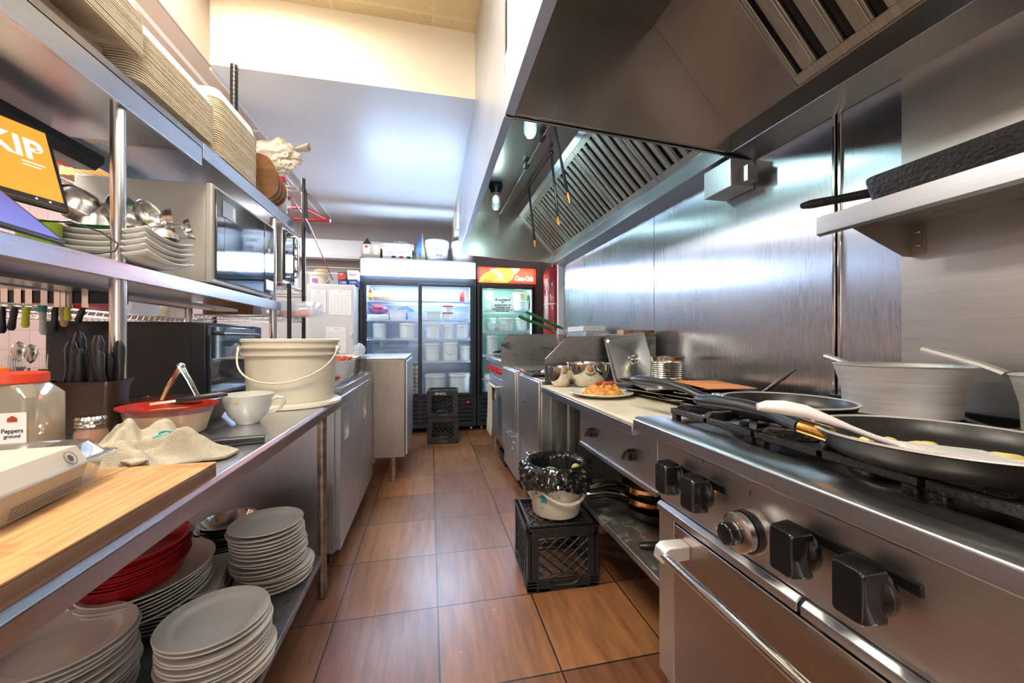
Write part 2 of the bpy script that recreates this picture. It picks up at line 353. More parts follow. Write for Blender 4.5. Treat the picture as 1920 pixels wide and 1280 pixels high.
def origin_of(o):
    p = Vector((0, 0, 0))
    while o is not None: p += o.location; o = o.parent
    return p
def part(name, mb, mat, parent=None, bevel=0.0, smooth=True, solid=0.0, sub=0, kind=None, label=None, seg=2):
    off = origin_of(parent) if parent else Vector((0, 0, 0))
    me = bpy.data.meshes.new(name); me.from_pydata([(v[0]-off.x, v[1]-off.y, v[2]-off.z) for v in mb.v], [], mb.f)
    bm = bmesh.new(); bm.from_mesh(me); bmesh.ops.remove_doubles(bm, verts=bm.verts, dist=1e-6)
    bmesh.ops.recalc_face_normals(bm, faces=bm.faces); bm.to_mesh(me); bm.free()
    me.materials.append(mat)
    o = bpy.data.objects.new(name, me); C.objects.link(o)
    if parent: o.parent = parent
    if smooth:
        me.polygons.foreach_set('use_smooth', [True] * len(me.polygons)); me.set_sharp_from_angle(angle=R(38))
    if sub:
        md = o.modifiers.new('sub', 'SUBSURF'); md.levels = sub; md.render_levels = sub
    if solid:
        md = o.modifiers.new('solid', 'SOLIDIFY'); md.thickness = solid; md.offset = 0
    if bevel:
        md = o.modifiers.new('bevel', 'BEVEL'); md.width = bevel; md.segments = seg; md.limit_method = 'ANGLE'; md.angle_limit = R(40)
    if kind: o['kind'] = kind
    if label: o['label'] = label
    return o
def tag(o, label, cat, group=None):
    o['label'] = label; o['category'] = cat
    if group: o['group'] = group
    return o
def thing(name, label, cat, loc=(0, 0, 0), group=None):
    o = bpy.data.objects.new(name, None); C.objects.link(o); o.location = loc; o.empty_display_size = 0.05
    return tag(o, label, cat, group)
def solo(name, mb, mat, label, cat, loc=(0, 0, 0), group=None, **k):
    o = part(name, MB().add([(v[0]-loc[0], v[1]-loc[1], v[2]-loc[2]) for v in mb.v], mb.f), mat, None, **k); o.location = loc
    return tag(o, label, cat, group)
def struct(name, mb, mat, **k):
    return part(name, mb, mat, kind='structure', **k)
KIDS = {}
def dup(o, loc=None, rz=0, label=None, parent=None, group=None, scale=None, rot=None):
    c = o.copy(); C.objects.link(c)
    if parent: c.parent = parent
    if loc is not None:
        c.location = loc; c.rotation_euler = rot if rot else (0, 0, rz)
    if scale: c.scale = scale
    if label: c['label'] = label
    if group: c['group'] = group
    for k in [q for q in ALLK(o)]: dup(k, parent=c)
    return c
def ALLK(o): return [q for q in bpy.data.objects if q.parent == o]
def text(s, size, mat, M, parent, name='lettering', shear=0.0, depth=0.0006, align='CENTER', bold=0.0, w=None):
    cu = bpy.data.curves.new('t', 'FONT'); cu.body = s; cu.size = size; cu.shear = shear; cu.extrude = depth; cu.align_x = align; cu.align_y = 'CENTER'; cu.offset = bold
    ob = bpy.data.objects.new('t', cu); C.objects.link(ob); bpy.context.view_layer.update()
    me = bpy.data.meshes.new_from_object(ob.evaluated_get(bpy.context.evaluated_depsgraph_get()))
    bpy.data.objects.remove(ob); bpy.data.curves.remove(cu)
    if w:
        xs = [v.co.x for v in me.vertices]; k = w / max(1e-6, max(xs) - min(xs))
        for v in me.vertices: v.co.x *= k
    me.transform(M); off = origin_of(parent)
    me.transform(Matrix.Translation(-off)); me.materials.clear(); me.materials.append(mat)
    o = bpy.data.objects.new(name, me); C.objects.link(o); o.parent = parent; return o
def MF(x, y, z):    # text facing the camera side (-Y), reading left to right along +X
    return Matrix.Translation((x, y, z)) @ Matrix.Rotation(R(90), 4, 'X')
def MPX(x, y, z):   # facing +X, reading along +Y
    return Matrix.Translation((x, y, z)) @ Matrix.Rotation(R(90), 4, 'Z') @ Matrix.Rotation(R(90), 4, 'X')
ORD = ['topmost', 'second from the top', 'third from the top', 'fourth from the top', 'fifth from the top', 'sixth from the top', 'seventh from the top', 'eighth from the top', 'ninth from the top', 'tenth from the top', 'eleventh from the top', 'twelfth from the top', 'thirteenth from the top', 'fourteenth from the top', 'fifteenth from the top', 'sixteenth from the top', 'seventeenth from the top', 'eighteenth from the top', 'nineteenth from the top', 'twentieth from the top']
def stack(proto, x, y, z0, n, dz, what, where, cat, group, jit=0.004, lean=(0, 0), rz=0.0, first=False, tilt=0.0, flip=0.0):
    """n copies upward from z0; what = the kind in words, where = which stack"""
    rnd = random.Random(hash(where) % 1000 if False else len(where) * 7 + n)
    for k in range(n):
        i = n - 1 - k
        lab = '%s, %s in the %s' % (what, ORD[i] if i < len(ORD) - 1 else 'last of those', where)
        if k == n - 1: lab = '%s lying on top of the %s' % (what, where)
        if k == 0 and n > 1: lab = '%s at the bottom of the %s' % (what, where)
        loc = (x + rnd.uniform(-jit, jit) + lean[0] * k, y + rnd.uniform(-jit, jit) + lean[1] * k, z0 + flip + k * dz)
        if first and k == 0: proto.location = loc; proto.rotation_euler = (math.pi if flip else 0, 0, rz); proto['label'] = lab; proto['group'] = group; proto['category'] = cat
        else:
            c = dup(proto, loc, 0, lab, None, group, rot=(math.pi if flip else 0, 0, rz + rnd.uniform(-.02, .02) * (0.1 if flip else 1)))

# ================================================================ THE SETTING
WX = 1.42
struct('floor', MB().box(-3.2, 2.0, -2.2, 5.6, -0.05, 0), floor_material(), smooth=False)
TILE = grid_material('pink wall tiles', (0.50, 0.33, 0.28), (0.34, 0.24, 0.21), (0.15, 0.15), 0.003, swz=(1, 2), rough=0.35)
struct('wall_left', MB().box(-3.2, -3.1, -2.2, 5.6, 0, 2.8), TILE, smooth=False)
struct('wall_back', MB().box(-3.2, 2.0, 5.55, 5.65, 0, 2.8), WALLP, smooth=False)
struct('wall_front', MB().box(-3.2, 2.0, -2.3, -2.2, 0, 3.3), WALLP, smooth=False)
# right wall: furred stainless cladding up to y = 3.94, plain wall beyond
struct('wall_right', MB().box(1.65, 1.75, -2.2, 5.6, 0, 3.3), WALLP, smooth=False)
cl = MB()
for a, b in ((-2.2, -0.6), (-0.6, 1.080), (1.092, 2.224), (2.230, 3.374), (3.380, 3.94)): cl.box(WX, 1.65, a, b, 0, 2.72)
struct('trim_7', cl, S_WALL, smooth=False, bevel=0.0015)
struct('trim_1', MB().box(WX - 0.007, WX, 1.070, 1.082, 0.86, 1.96).box(WX - 0.007, WX, 1.090, 1.102, 0.86, 1.96), S_MIRROR, bevel=0.002)
struct('trim_2', MB().box(1.36, 1.48, 3.94, 3.99, 0, 2.72), WHITE, bevel=0.003)
struct('trim_3', MB().box(WX - 0.004, WX - 0.0005, -2.1, 0.895, 0.86, 1.93), steel('newer wall steel', (0.60, 0.57, 0.53), 0.34, (1, 1, 60), wave=0.05), smooth=False)
# ceilings: painted bulkhead, raised tray with tiles, low tiled ceiling on the left
TILEC = grid_material('ceiling tiles', (0.66, 0.53, 0.30), (0.72, 0.60, 0.40), (0.61, 1.22), 0.011, speck=(0.55, 0.45, 0.32), loc=(1.22 - 0.02, 0.0))
TILEL = grid_material('pale ceiling tiles', (0.52, 0.46, 0.42), (0.80, 0.82, 0.85), (0.61, 1.22), 0.013, loc=(0.15, 0.4))
struct('ceiling', MB().box(-1.25, 0.29, 2.53, 5.6, 2.72, 2.76), CEILP, smooth=False)
struct('ceiling', MB().box(-1.3, 0.35, -2.2, 2.56, 3.16, 3.2), TILEC, smooth=False)
struct('ceiling', MB().box(-3.2, -1.262, -2.2, 5.6, 2.72, 2.76), TILEL, smooth=False)
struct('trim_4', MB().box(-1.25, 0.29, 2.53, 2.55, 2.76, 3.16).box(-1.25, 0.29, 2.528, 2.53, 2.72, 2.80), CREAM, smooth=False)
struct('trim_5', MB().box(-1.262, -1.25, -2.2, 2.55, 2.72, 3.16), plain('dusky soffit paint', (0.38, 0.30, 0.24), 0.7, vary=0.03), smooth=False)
struct('trim_6', MB().box(-1.262, -1.25, 2.55, 5.6, 2.70, 2.76), WHITE, smooth=False)
struct('trim_8', MB().box(0.30, 1.65, -2.2, 5.6, 2.46, 3.3), CREAM, smooth=False)

def troffer(x0, x1, y0, y1, z, mat, label):
    t = thing('ceiling_light', label, 'ceiling light', ((x0+x1)/2, (y0+y1)/2, z), 'fluorescent ceiling lights')
    f = MB(); b = 0.022
    f.box(x0, x0+b, y0, y1, z-0.012, z).box(x1-b, x1, y0, y1, z-0.012, z).box(x0+b, x1-b, y0, y0+b, z-0.012, z).box(x0+b, x1-b, y1-b, y1, z-0.012, z)
    part('frame', f, WHITE, t); part('diffuser', MB().box(x0+b, x1-b, y0+b, y1-b, z-0.006, z-0.001), mat, t)
troffer(-1.20, -0.60, 1.10, 2.30, 3.159, TROFF, 'warm ceiling light panel at the raised tray above the shelves')
troffer(-0.75, -0.15, -1.05, 0.15, 3.159, TROFF, 'warm ceiling light panel above the near end of the aisle')
troffer(-2.25, -1.65, 1.0, 2.2, 2.719, TROFF, 'long ceiling light seen above the stacked pulp trays')
troffer(-2.25, -1.65, 3.4, 4.6, 2.719, TROFFC, 'ceiling light over the back left corner')

# ================================================================ EXTRACTION HOOD
FX = 0.29
def hood(y0, y1, label, group, endgap, panel_far=True):
    t = thing('extraction_hood', label, 'extraction hood', ((FX+WX)/2, (y0+y1)/2, 1.94), group)
    # outer front skin + lip
    part('front_panel', MB().box(FX, FX+0.012, y0, y1, 2.22, 3.15), S_VERT, t)
    part('lip', MB().prism([(FX-0.006, 2.0), (FX+0.03, 1.995), (FX+0.03, 2.012), (FX+0.006, 2.02), (FX+0.006, 2.225), (FX-0.006, 2.225)], 'y', y0, y1), S_MIRROR if False else S_VERT, t, bevel=0.001)
    part('canopy', MB().box(FX+0.012, 0.93, y0, y1, 2.445, 2.46).box(FX+0.006, FX+0.012, y0, y1, 2.02, 2.45), S_HOOD, t, smooth=False)
    for yy in (y0, y1 - 0.012):
        part('end_panel', MB().prism([(FX, 2.0), (WX-0.002, 1.945), (WX-0.002, 2.46), (FX, 2.46)], 'y', yy, yy+0.012), S_HOOD, t, bevel=0.001)
    part('grease_trough', MB().prism([(1.30, 1.95), (WX-0.002, 1.925), (WX-0.002, 1.99), (1.345, 2.035), (1.30, 2.03)], 'y', y0+0.012, y1-0.012), S_TOP, t, bevel=0.002)
    # slanted back plane with filters
    A = Vector((1.315, 0, 2.025)); B = Vector((0.92, 0, 2.445)); d = (B - A); L = d.length; d.normalize(); nrm = Vector((-d.z, 0, d.x)); nrm = -nrm if nrm.z > 0 else nrm
    def P(a, y, h): q = A + d * a + nrm * h; return (q.x, y, q.z)
    bk = MB()
    def slab(m, a0, a1, yy0, yy1, h0, h1):
        V = [P(a0, yy0, h0), P(a1, yy0, h0), P(a1, yy1, h0), P(a0, yy1, h0), P(a0, yy0, h1), P(a1, yy0, h1), P(a1, yy1, h1), P(a0, yy1, h1)]
        m.add(V, [(0,3,2,1),(4,5,6,7),(0,1,5,4),(1,2,6,5),(2,3,7,6),(3,0,4,7)])
    slab(bk, 0, L, y0+0.012, y1-0.012, -0.03, -0.02)
    part('back_plane', bk, BLACKM, t, smooth=False)
    fl = MB(); slab(fl, 0, L, y0+0.012, y0+endgap, -0.02, 0.0); slab(fl, 0, L, y1-endgap, y1-0.012, -0.02, 0.0)
    slab(fl, L-0.045, L, y0+endgap, y1-endgap, -0.02, 0.004); slab(fl, -0.0, 0.02, y0+endgap, y1-endgap, -0.02, 0.004)
    part('filter_rail', fl, S_HOOD if endgap > .2 else S_TOP, t, bevel=0.001)
    n = max(1, round((y1 - y0 - 2*endgap) / 0.50)); wv = (y1 - y0 - 2*endgap) / n
    for k in range(n):
        f = MB(); a = y0 + endgap + k * wv
        slab(f, 0.02, 0.055, a+0.003, a+wv-0.003, -0.018, 0.0); slab(f, L-0.08, L-0.045, a+0.003, a+wv-0.003, -0.018, 0.0)
        slab(f, 0.055, L-0.08, a+0.003, a+0.02, -0.018, 0.0); slab(f, 0.055, L-0.08, a+wv-0.02, a+wv-0.003, -0.018, 0.0)
        nb = 6; pit = (wv - 0.04) / nb
        for j in range(nb):
            c = a + 0.02 + (j + 0.5) * pit
            # folded baffle: ridge with stepped shoulders
            slab(f, 0.055, L-0.08, c-pit*0.20, c+pit*0.20, -0.008, 0.001)
            slab(f, 0.055, L-0.08, c-pit*0.30, c-pit*0.20, -0.016, -0.004)
            slab(f, 0.055, L-0.08, c+pit*0.20, c+pit*0.30, -0.016, -0.004)
        part('filter', f, S_FILT, t, bevel=0.0015)
    return t
hood(1.47, 3.94, 'far stainless extraction hood over fryers and griddle with jar lamps inside', 'extraction hoods', 0.05)
hood(-1.4, 1.455, 'near stainless extraction hood above the range with wide blank end panels', 'extraction hoods', 0.32)
def jarlamp(x, y, label):
    t = thing('jar_light', label, 'light', (x, y, 2.443), 'jar lights in the hood')
    part('base', MB().lathe([(0.0, 0), (0.055, 0), (0.06, -0.02), (0.045, -0.05), (0.04, -0.075), (0, -0.075)], 20, (x, y, 2.443)), BLACKM, t)
    part('glass_jar', MB().lathe([(0.034, -0.07), (0.036, -0.14), (0.033, -0.19), (0.02, -0.21), (0.0, -0.215)], 20, (x, y, 2.443)), BULBG, t)
    part('bulb', MB().ball((x, y, 2.443-0.125), 0.026, sz=1.4), emit('bulb glow', (0.85, 0.95, 1), 0.7) if 'bulb glow' not in MATS else MATS['bulb glow'], t)
def jarglow(x, y, e):
    l = bpy.data.lights.new('jar_light_glow', 'POINT'); l.energy = e; l.color = (0.62, 0.95, 1.0); l.shadow_soft_size = 0.03
    o = bpy.data.objects.new('jar_light_glow', l); C.objects.link(o); o.location = (x, y, 2.443-0.235)
jarglow(0.545, 3.2, 1.6); jarglow(0.535, 2.02, 4.5)
jarlamp(0.545, 3.2, 'glass jar light with black base in the far end of the hood')
jarlamp(0.535, 2.02, 'glass jar light half hidden behind the hood divider')
jarlamp(0.62, 0.95, 'glass jar light in the near hood at the upper frame edge')
t = thing('conduit', 'thin chrome pipe with joints running along the far hood ceiling', 'pipe', (0.70, 2.7, 2.40))
part('pipe', MB().tube([(0.70, 2.12, 2.415), (0.70, 3.85, 2.415)], 0.0075), S_MIRROR, t)
for y in (2.35, 2.75): part('joint', MB().box(0.683, 0.717, y-0.03, y+0.03, 2.402, 2.43), BLACKM, t, bevel=0.004)
t = thing('conduit', 'dark pipe beside the filters feeding the nozzle drops', 'pipe', (0.82, 2.8, 2.42))
part('pipe', MB().tube([(0.82, 2.5, 2.42), (0.82, 3.85, 2.42)], 0.007), BLACKM, t)
for (a, b, lb) in (((0.70, 2.13, 2.415), (0.815, 2.16, 1.945), 'longest black suppression nozzle pipe nearest the hood divider'), ((0.82, 2.53, 2.42), (0.885, 2.56, 1.93), 'middle black suppression nozzle pipe in front of the filters'), ((0.82, 3.15, 2.42), (0.895, 3.2, 1.93), 'farthest black suppression nozzle pipe')):
    t = thing('nozzle_pipe', lb, 'pipe', a, 'suppression nozzle pipes')
    A = Vector(a); Bv = Vector(b); part('pipe', MB().tube([A, A.lerp(Bv, 0.9)], 0.009), BLACKM, t)
    part('elbow', MB().ball(a, 0.016), BLACKM, t)
    part('nozzle', MB().tube([A.lerp(Bv, 0.88), A.lerp(Bv, 0.94), Bv], [0.013, 0.013, 0.008]), S_BRASS, t)
t = thing('grease_box', 'small stainless box hanging under the hood trough on the wall', 'box', (1.34, 1.5, 1.80))
part('body', MB().box(1.295, WX-0.004, 1.44, 1.61, 1.80, 1.926), S_FRONT, t, bevel=0.003)
part('pipe_stub', MB().box(1.335, 1.385, 1.39, 1.44, 1.81, 1.88), S_HOOD, t, bevel=0.002)

# ================================================================ RIGHT: WALL SHELF
t = thing('wall_shelf', 'stainless wall shelf with deep front lip above the range', 'shelf', (1.27, 0.3, 1.43))
part('shelf_board', MB().box(1.115, WX-0.005, -0.9, 0.905, 1.466, 1.476), S_SHELF, t, bevel=0.001)
part('front_lip', MB().prism([(1.108, 1.430), (1.120, 1.424), (1.125, 1.43), (1.118, 1.478), (1.108, 1.480)], 'y', -0.9, 0.908), S_TOP, t, bevel=0.001)
for y in (0.865, -0.5):
    part('bracket', MB().prism([(1.13, 1.466), (WX-0.005, 1.466), (WX-0.005, 1.37), (1.38, 1.37)], 'y', y, y+0.004).box(WX-0.010, WX-0.005, y-0.03, y+0.004, 1.375, 1.466), S_HOOD, t)
    for z in (1.40, 1.44): part('bolt', MB().ball((WX-0.010, y-0.014, z), 0.006), S_BRASS, t)
t = thing('griddle_pan', 'blackened cast iron griddle pan lying on the wall shelf', 'pan', (1.24, 0.60, 1.477))
gb = MB().rr([(1.4775, 0.075, 0.185, 0.03), (1.482, 0.085, 0.195, 0.035), (1.545, 0.098, 0.207, 0.04), (1.552, 0.098, 0.207, 0.04), (1.552, 0.090, 0.199, 0.036), (1.50, 0.080, 0.19, 0.03)], 6)
gb.v = [(v[0] + 1.235, v[1] + 0.61, v[2]) for v in gb.v]
part('pan_body', gb, IRON, t)
part('handle', MB().tube([(1.22, 0.80, 1.535), (1.22, 0.84, 1.537), (1.212, 0.92, 1.548), (1.205, 1.0, 1.560), (1.203, 1.03, 1.564)], [0.018, 0.013, 0.012, 0.014, 0.010], 10, sx=1.3), IRON, t)

# ================================================================ RIGHT: RANGE
RT = 0.8865
t = thing('gas_range', 'near stainless gas range with black knobs and cast iron grates', 'range', (1.05, 0.1, 0.0))
rng = t
Y1 = 1.07; Y0 = -0.75
body = MB().box(0.72, WX-0.01, Y0, Y1, 0.10, 0.845)
part('body', body, S_FRONT, t, bevel=0.002)
part('side_flange', MB().box(0.700, 0.72, Y1-0.075, Y1, 0.10, 0.598), S_FRONT, t, bevel=0.002)
part('front_rail', MB().prism([(0.610, 0.848), (0.622, 0.840), (0.705, 0.840), (0.715, 0.862), (0.715, RT-0.003), (0.622, RT), (0.610, RT-0.008)], 'y', Y0, Y1), S_TOP, t, bevel=0.003, seg=3)
part('control_panel', MB().prism([(0.703, 0.628), (0.72, 0.628), (0.72, 0.84), (0.690, 0.838), (0.690, 0.832), (0.703, 0.64)], 'y', Y0, Y1-0.002), S_FRONT, t, bevel=0.002)
for a, b in ((0.60, Y1-0.01), (Y0, 0.592)):
    part('trim_strip', MB().prism([(0.685, 0.600), (0.70, 0.597), (0.712, 0.624), (0.697, 0.628), (0.685, 0.618)], 'y', a, b), S_TOP, t, bevel=0.002)
dr = part('oven_door', MB().box(0.693, 0.72, Y0+0.02, Y1-0.085, 0.14, 0.588), steel('oven door steel', (0.40, 0.35, 0.32), 0.28, (1, 1, 60), wave=0.02), t, bevel=0.003)
hb = Vector((0.612, Y1-0.125, 0.553))
part('handle_bar', MB().tube([(0.622, Y1-0.145, 0.535), (0.622, Y0+0.1, 0.535)], 0.0135, 16), S_MIRROR, dr)
for yy in (Y1-0.135, Y0+0.12):
    part('handle_bracket', MB().prism([(0.606, 0.520), (0.612, 0.552), (0.628, 0.562), (0.694, 0.560), (0.694, 0.520), (0.640, 0.518)], 'y', yy-0.022, yy+0.022), S_ALU, dr, bevel=0.005, seg=3)
part('hinge_pin', MB().tube([(0.697, Y1-0.004, 0.70), (0.697, Y1+0.004, 0.70)], 0.007), S_BRASS, t)
def knob(y, z, r=0.027, x=0.70):
    k = MB(); M = T(x, y, z, ry=R(-90))
    k.lathe([(0, 0), (r*0.90, 0), (r*0.95, 0.006), (r*0.93, 0.014), (r*0.80, 0.018), (0, 0.018)], 24, M=M)
    k.rr([(0.010, r*1.05, r*0.66, r*0.2), (0.046, r*1.0, r*0.58, r*0.2), (0.052, r*0.92, r*0.50, r*0.16)], 5, M=M)
    s = MB().tube([(x + 0.032, y, z), (x - 0.002, y, z)], 0.010, 12)
    o = part('knob', k, KNOB, rng, bevel=0.001); part('stem', s, S_BRASS, o); return o
kz = 0.755
for (y, z) in ((0.945, 0.740), (0.835, 0.740), (0.575, 0.738), (0.462, 0.738), (0.20, 0.738), (0.09, 0.738)): knob(y, z, 0.042, 0.672)
for (y0_, y1_) in ((0.945, 0.835), (0.575, 0.462)):
    part('knob_link', MB().box(0.690, 0.70, y1_-0.05, y0_+0.01, 0.748, 0.768), BLACK, rng, bevel=0.002)
M = T(0.700, 0.712, 0.700, ry=R(-90))
o = part('thermostat_dial', MB().lathe([(0, 0), (0.046, 0), (0.046, 0.012), (0.040, 0.014), (0.040, 0.030), (0.042, 0.032), (0.042, 0.046), (0.034, 0.050), (0, 0.050)], 32, M=M), S_TUBE, rng)
part('dial_band', MB().ring([(0.0425, 0.015), (0.044, 0.015), (0.044, 0.029), (0.0425, 0.029)], 32, M=M), BLACK, o)
part('dial_knob', MB().lathe([(0, 0.05), (0.024, 0.05), (0.026, 0.058), (0.024, 0.078), (0, 0.080)], 8, M=M), KNOB, o, bevel=0.003)
for yy, zz in ((0.86, 0.815), (0.712, 0.790)): part('gauge_mark', MB().box(0.6885, 0.690, yy-0.001, yy+0.001, zz-0.012, zz), INK, rng)
part('burner_pan', MB().box(0.718, WX-0.02, Y0, Y1-0.01, 0.845, 0.858), plain('burnt drip pan', (0.03, 0.026, 0.022), 0.35, 0.5, vary=0.6, scale=20, bmp=0.3), t)
part('back_riser', MB().box(WX-0.06, WX-0.01, Y0, Y1, 0.845, 0.935), BLACKM, t, bevel=0.003)
def grate(cx, cy, h=0.158, w=0.150):
    g = MB(); z1 = 0.925
    g.box(cx-h, cx+h, cy-w, cy-w+0.016, 0.895, 0.912).box(cx-h, cx+h, cy+w-0.016, cy+w, 0.895, 0.912)
    g.box(cx-h, cx-h+0.016, cy-w, cy+w, 0.895, 0.912).box(cx+h-0.016, cx+h, cy-w, cy+w, 0.895, 0.912)
    for k in range(8):
        a = k * math.pi / 4
        r1 = h if k % 2 == 0 else h * 1.28
        if k in (2, 6): r1 = w
        M = T(cx, cy, 0, rz=a)
        g.prism([(0.045, z1-0.010), (0.045, z1-0.003), (0.052, z1), (r1-0.012, z1), (r1, z1-0.012), (r1, 0.895), (r1-0.03, 0.895), (0.06, z1-0.018)], 'y', -0.0085, 0.0085, M)
    for sx in (-1, 1):
        for sy in (-1, 1): g.box(cx+sx*(h-0.012)-0.01, cx+sx*(h-0.012)+0.01, cy+sy*(w-0.012)-0.01, cy+sy*(w-0.012)+0.01, 0.858, 0.90)
    o = part('grate', g, IRON, rng, bevel=0.003)
    part('burner', MB().lathe([(0, 0.858), (0.055, 0.858), (0.05, 0.872), (0.036, 0.876), (0.036, 0.890), (0.030, 0.894), (0, 0.894)], 24, (cx, cy, 0)), IRON, rng)
for cy in (0.90, 0.59, 0.28, -0.03): grate(0.885, cy)
for cy in (0.90, 0.59, 0.28, -0.03): grate(1.21, cy)

# black frying pan, egg pan, pots
def frypan(name, label, cx, cy, z, r, h, handle, inner, outer, hmat, ferr=None, rivet=True):
    t = thing(name, label, 'pan', (cx, cy, z))
    part('pan_body', MB().lathe([(0, 0), (r*0.78, 0), (r*0.86, 0.006), (r*0.95, h*0.55), (r, h-0.002), (r+0.003, h), (r+0.001, h+0.002)], 56, (cx, cy, z), cap=False), outer, t)
    part('lining', MB().lathe([(r+0.001, h+0.002), (r-0.003, h), (r*0.94, h*0.55), (r*0.84, 0.009), (r*0.77, 0.004), (0, 0.004)], 56, (cx, cy, z), cap=False), inner, t)
    part('rim', MB().ring([(r-0.002, h+0.001), (r+0.0035, h+0.001), (r+0.0035, h+0.0035), (r-0.002, h+0.0035)], 56, (cx, cy, z)), S_ALU, t)
    P, rr_ = handle
    hd = part('handle', MB().tube(P, rr_, 12, sx=1.35), hmat, t)
    if ferr: part('ferrule', MB().tube(ferr[0], ferr[1], 14, sx=1.3), S_BRASS, t)
    return t
GZ = 0.925
pn = frypan('frying_pan', 'large black nonstick frying pan resting on the far burner', 0.880, 0.80, GZ+0.001, 0.140, 0.042,
    ([(0.775, 0.915, 0.955), (0.755, 0.955, 0.962), (0.745, 1.0, 0.975), (0.735, 1.07, 0.984), (0.725, 1.14, 0.986), (0.715, 1.22, 0.984), (0.712, 1.25, 0.982)], [0.012, 0.012, 0.011, 0.012, 0.014, 0.014, 0.008]), NONSTICK, NONSTICK, BLACK)
part('handle_bracket', MB().box(0.775, 0.80, 0.905, 0.935, 0.950, 0.972), S_MIRROR, pn, bevel=0.003)
pn2 = frypan('frying_pan', 'worn frying pan with egg remains and brass ringed handle at the near burner', 0.80, 0.455, GZ+0.001, 0.160, 0.040,
    ([(0.672, 0.575, 0.962), (0.680, 0.61, 0.966), (0.688, 0.66, 0.972), (0.680, 0.72, 0.976), (0.672, 0.79, 0.974), (0.667, 0.835, 0.970), (0.667, 0.855, 0.968)], [0.013, 0.014, 0.013, 0.014, 0.015, 0.015, 0.009]), NONSTICK, PANOUT, BLACK,
    ferr=([(0.684, 0.535, 0.954), (0.678, 0.553, 0.958), (0.672, 0.577, 0.962)], 0.0145))
# egg scraps
rnd = random.Random(3)
for k, (x, y, s) in enumerate(((0.87, 0.40, 0.030), (0.86, 0.50, 0.022), (0.80, 0.54, 0.010), (0.70, 0.50, 0.012), (0.90, 0.44, 0.026), (0.74, 0.58, 0.013), (0.83, 0.58, 0.010), (0.76, 0.40, 0.012))):
    pass
eg = MB()
for k, (x, y, s) in enumerate(((0.875, 0.40, 0.028), (0.865, 0.51, 0.022), (0.80, 0.56, 0.010), (0.90, 0.43, 0.022), (0.84, 0.55, 0.009), (0.775, 0.565, 0.010), (0.86, 0.37, 0.02), (0.82, 0.49, 0.008))):
    eg.lathe([(0, 0), (s, 0.0), (s*0.9, 0.004), (s*0.5, 0.008), (0, 0.009)], 14, (x, y, GZ+0.0055), wob=lambda a, z, k=k: 1 + 0.3*math.sin(3*a+k) + 0.15*math.sin(7*a+2*k))
o = solo('egg_scraps', eg, EGG, 'yellow scrambled egg remains stuck in the worn frying pan', 'food', (0.86, 0.47, GZ+0.006)); o['kind'] = 'stuff'
# white spatula
SPAT = [(0.558, 0.561, 1.004), (0.570, 0.554, 1.006), (0.592, 0.542, 1.005), (0.620, 0.527, 1.0), (0.650, 0.510, 0.988), (0.680, 0.497, 0.974), (0.71, 0.484, 0.961), (0.742, 0.468, 0.950)]
SPATM = T(0.800, 0.436, 0.946, rz=R(64), rx=R(4))
t = thing('spatula', 'white plastic slotted spatula lying across the egg pan', 'spatula', (0.74, 0.45, 0.98))
part('handle', MB().tube(SPAT, [0.006, 0.010, 0.0122, 0.011, 0.007, 0.0052, 0.005, 0.006], 12, sx=1.25), plain('white nylon', (0.66, 0.62, 0.58), 0.4), t)
bl = MB(); MB_ = SPATM
for k in range(5): bl.box(-0.038 + k*0.0165, -0.038 + k*0.0165 + 0.011, -0.055, 0.05, -0.0012, 0.0012, MB_)
bl.prism([(-0.038, 0.045), (0.039, 0.045), (0.030, 0.072), (-0.022, 0.078), (-0.034, 0.065)], 'z', -0.0015, 0.0015, MB_).box(-0.038, 0.039, -0.062, -0.05, -0.001, 0.001, MB_)
part('blade', bl, MATS['white nylon'], t)
def pot(label, cx, cy, z, r0, r1, h, hd, loops=None):
    t = thing('saucepan', label, 'pot', (cx, cy, z))
    part('pot_body', MB().lathe([(0, 0), (r0*0.93, 0), (r0, 0.008), (r0*1.02, h*0.5), (r1, h), (r1+0.003, h+0.002), (r1, h+0.004), (r1-0.004, h), (r0, h*0.5), (r0*0.97, 0.01), (0, 0.005)], 48, (cx, cy, z)), S_ALU, t)
    part('handle', MB().tube(hd[0], hd[1], 8, sx=1.8), S_ALU, t)
    return t
pot('dented aluminium saucepan with scorch marks by the wall', 1.20, 0.765, GZ+0.001, 0.112, 0.132, 0.128, ([(1.25, 0.92, 1.045), (1.26, 0.96, 1.058), (1.26, 1.0, 1.07)], [0.008, 0.007, 0.007]))
pot('second aluminium saucepan with flat handle at the right frame edge', 1.26, 0.46, GZ+0.001, 0.11, 0.125, 0.120, ([(1.27, 0.605, 1.043), (1.275, 0.65, 1.062), (1.285, 0.76, 1.096)], [0.009, 0.008, 0.010]))

# ================================================================ RIGHT: GRIDDLE TABLE
CT = 0.869
t = thing('griddle_table', 'steel griddle stand with cream board top and lower shelf', 'table', (1.0, 1.55, 0))
gt = t
part('counter_edge', MB().prism([(0.61, CT-0.042), (0.625, CT-0.044), (0.65, CT-0.03), (1.40, CT-0.03), (1.40, CT-0.012), (0.61, CT-0.012)], 'y', 1.075, 2.06), S_TOP, t, bevel=0.002)
part('board_top', MB().box(0.612, 0.985, 1.078, 2.06, CT-0.012, CT), BOARD, t, bevel=0.004)
part('griddle_plate', MB().box(0.99, 1.40, 1.078, 2.06, CT-0.012, CT-0.002).box(1.385, 1.40, 1.078, 2.06, CT-0.012, CT+0.02), S_DIRTY, t, bevel=0.002)
part('control_panel', MB().prism([(0.70, 0.64), (0.715, 0.625), (1.38, 0.625), (1.38, CT-0.03), (0.70, CT-0.03)], 'y', 1.078, 1.715), S_FRONT, t, bevel=0.003)
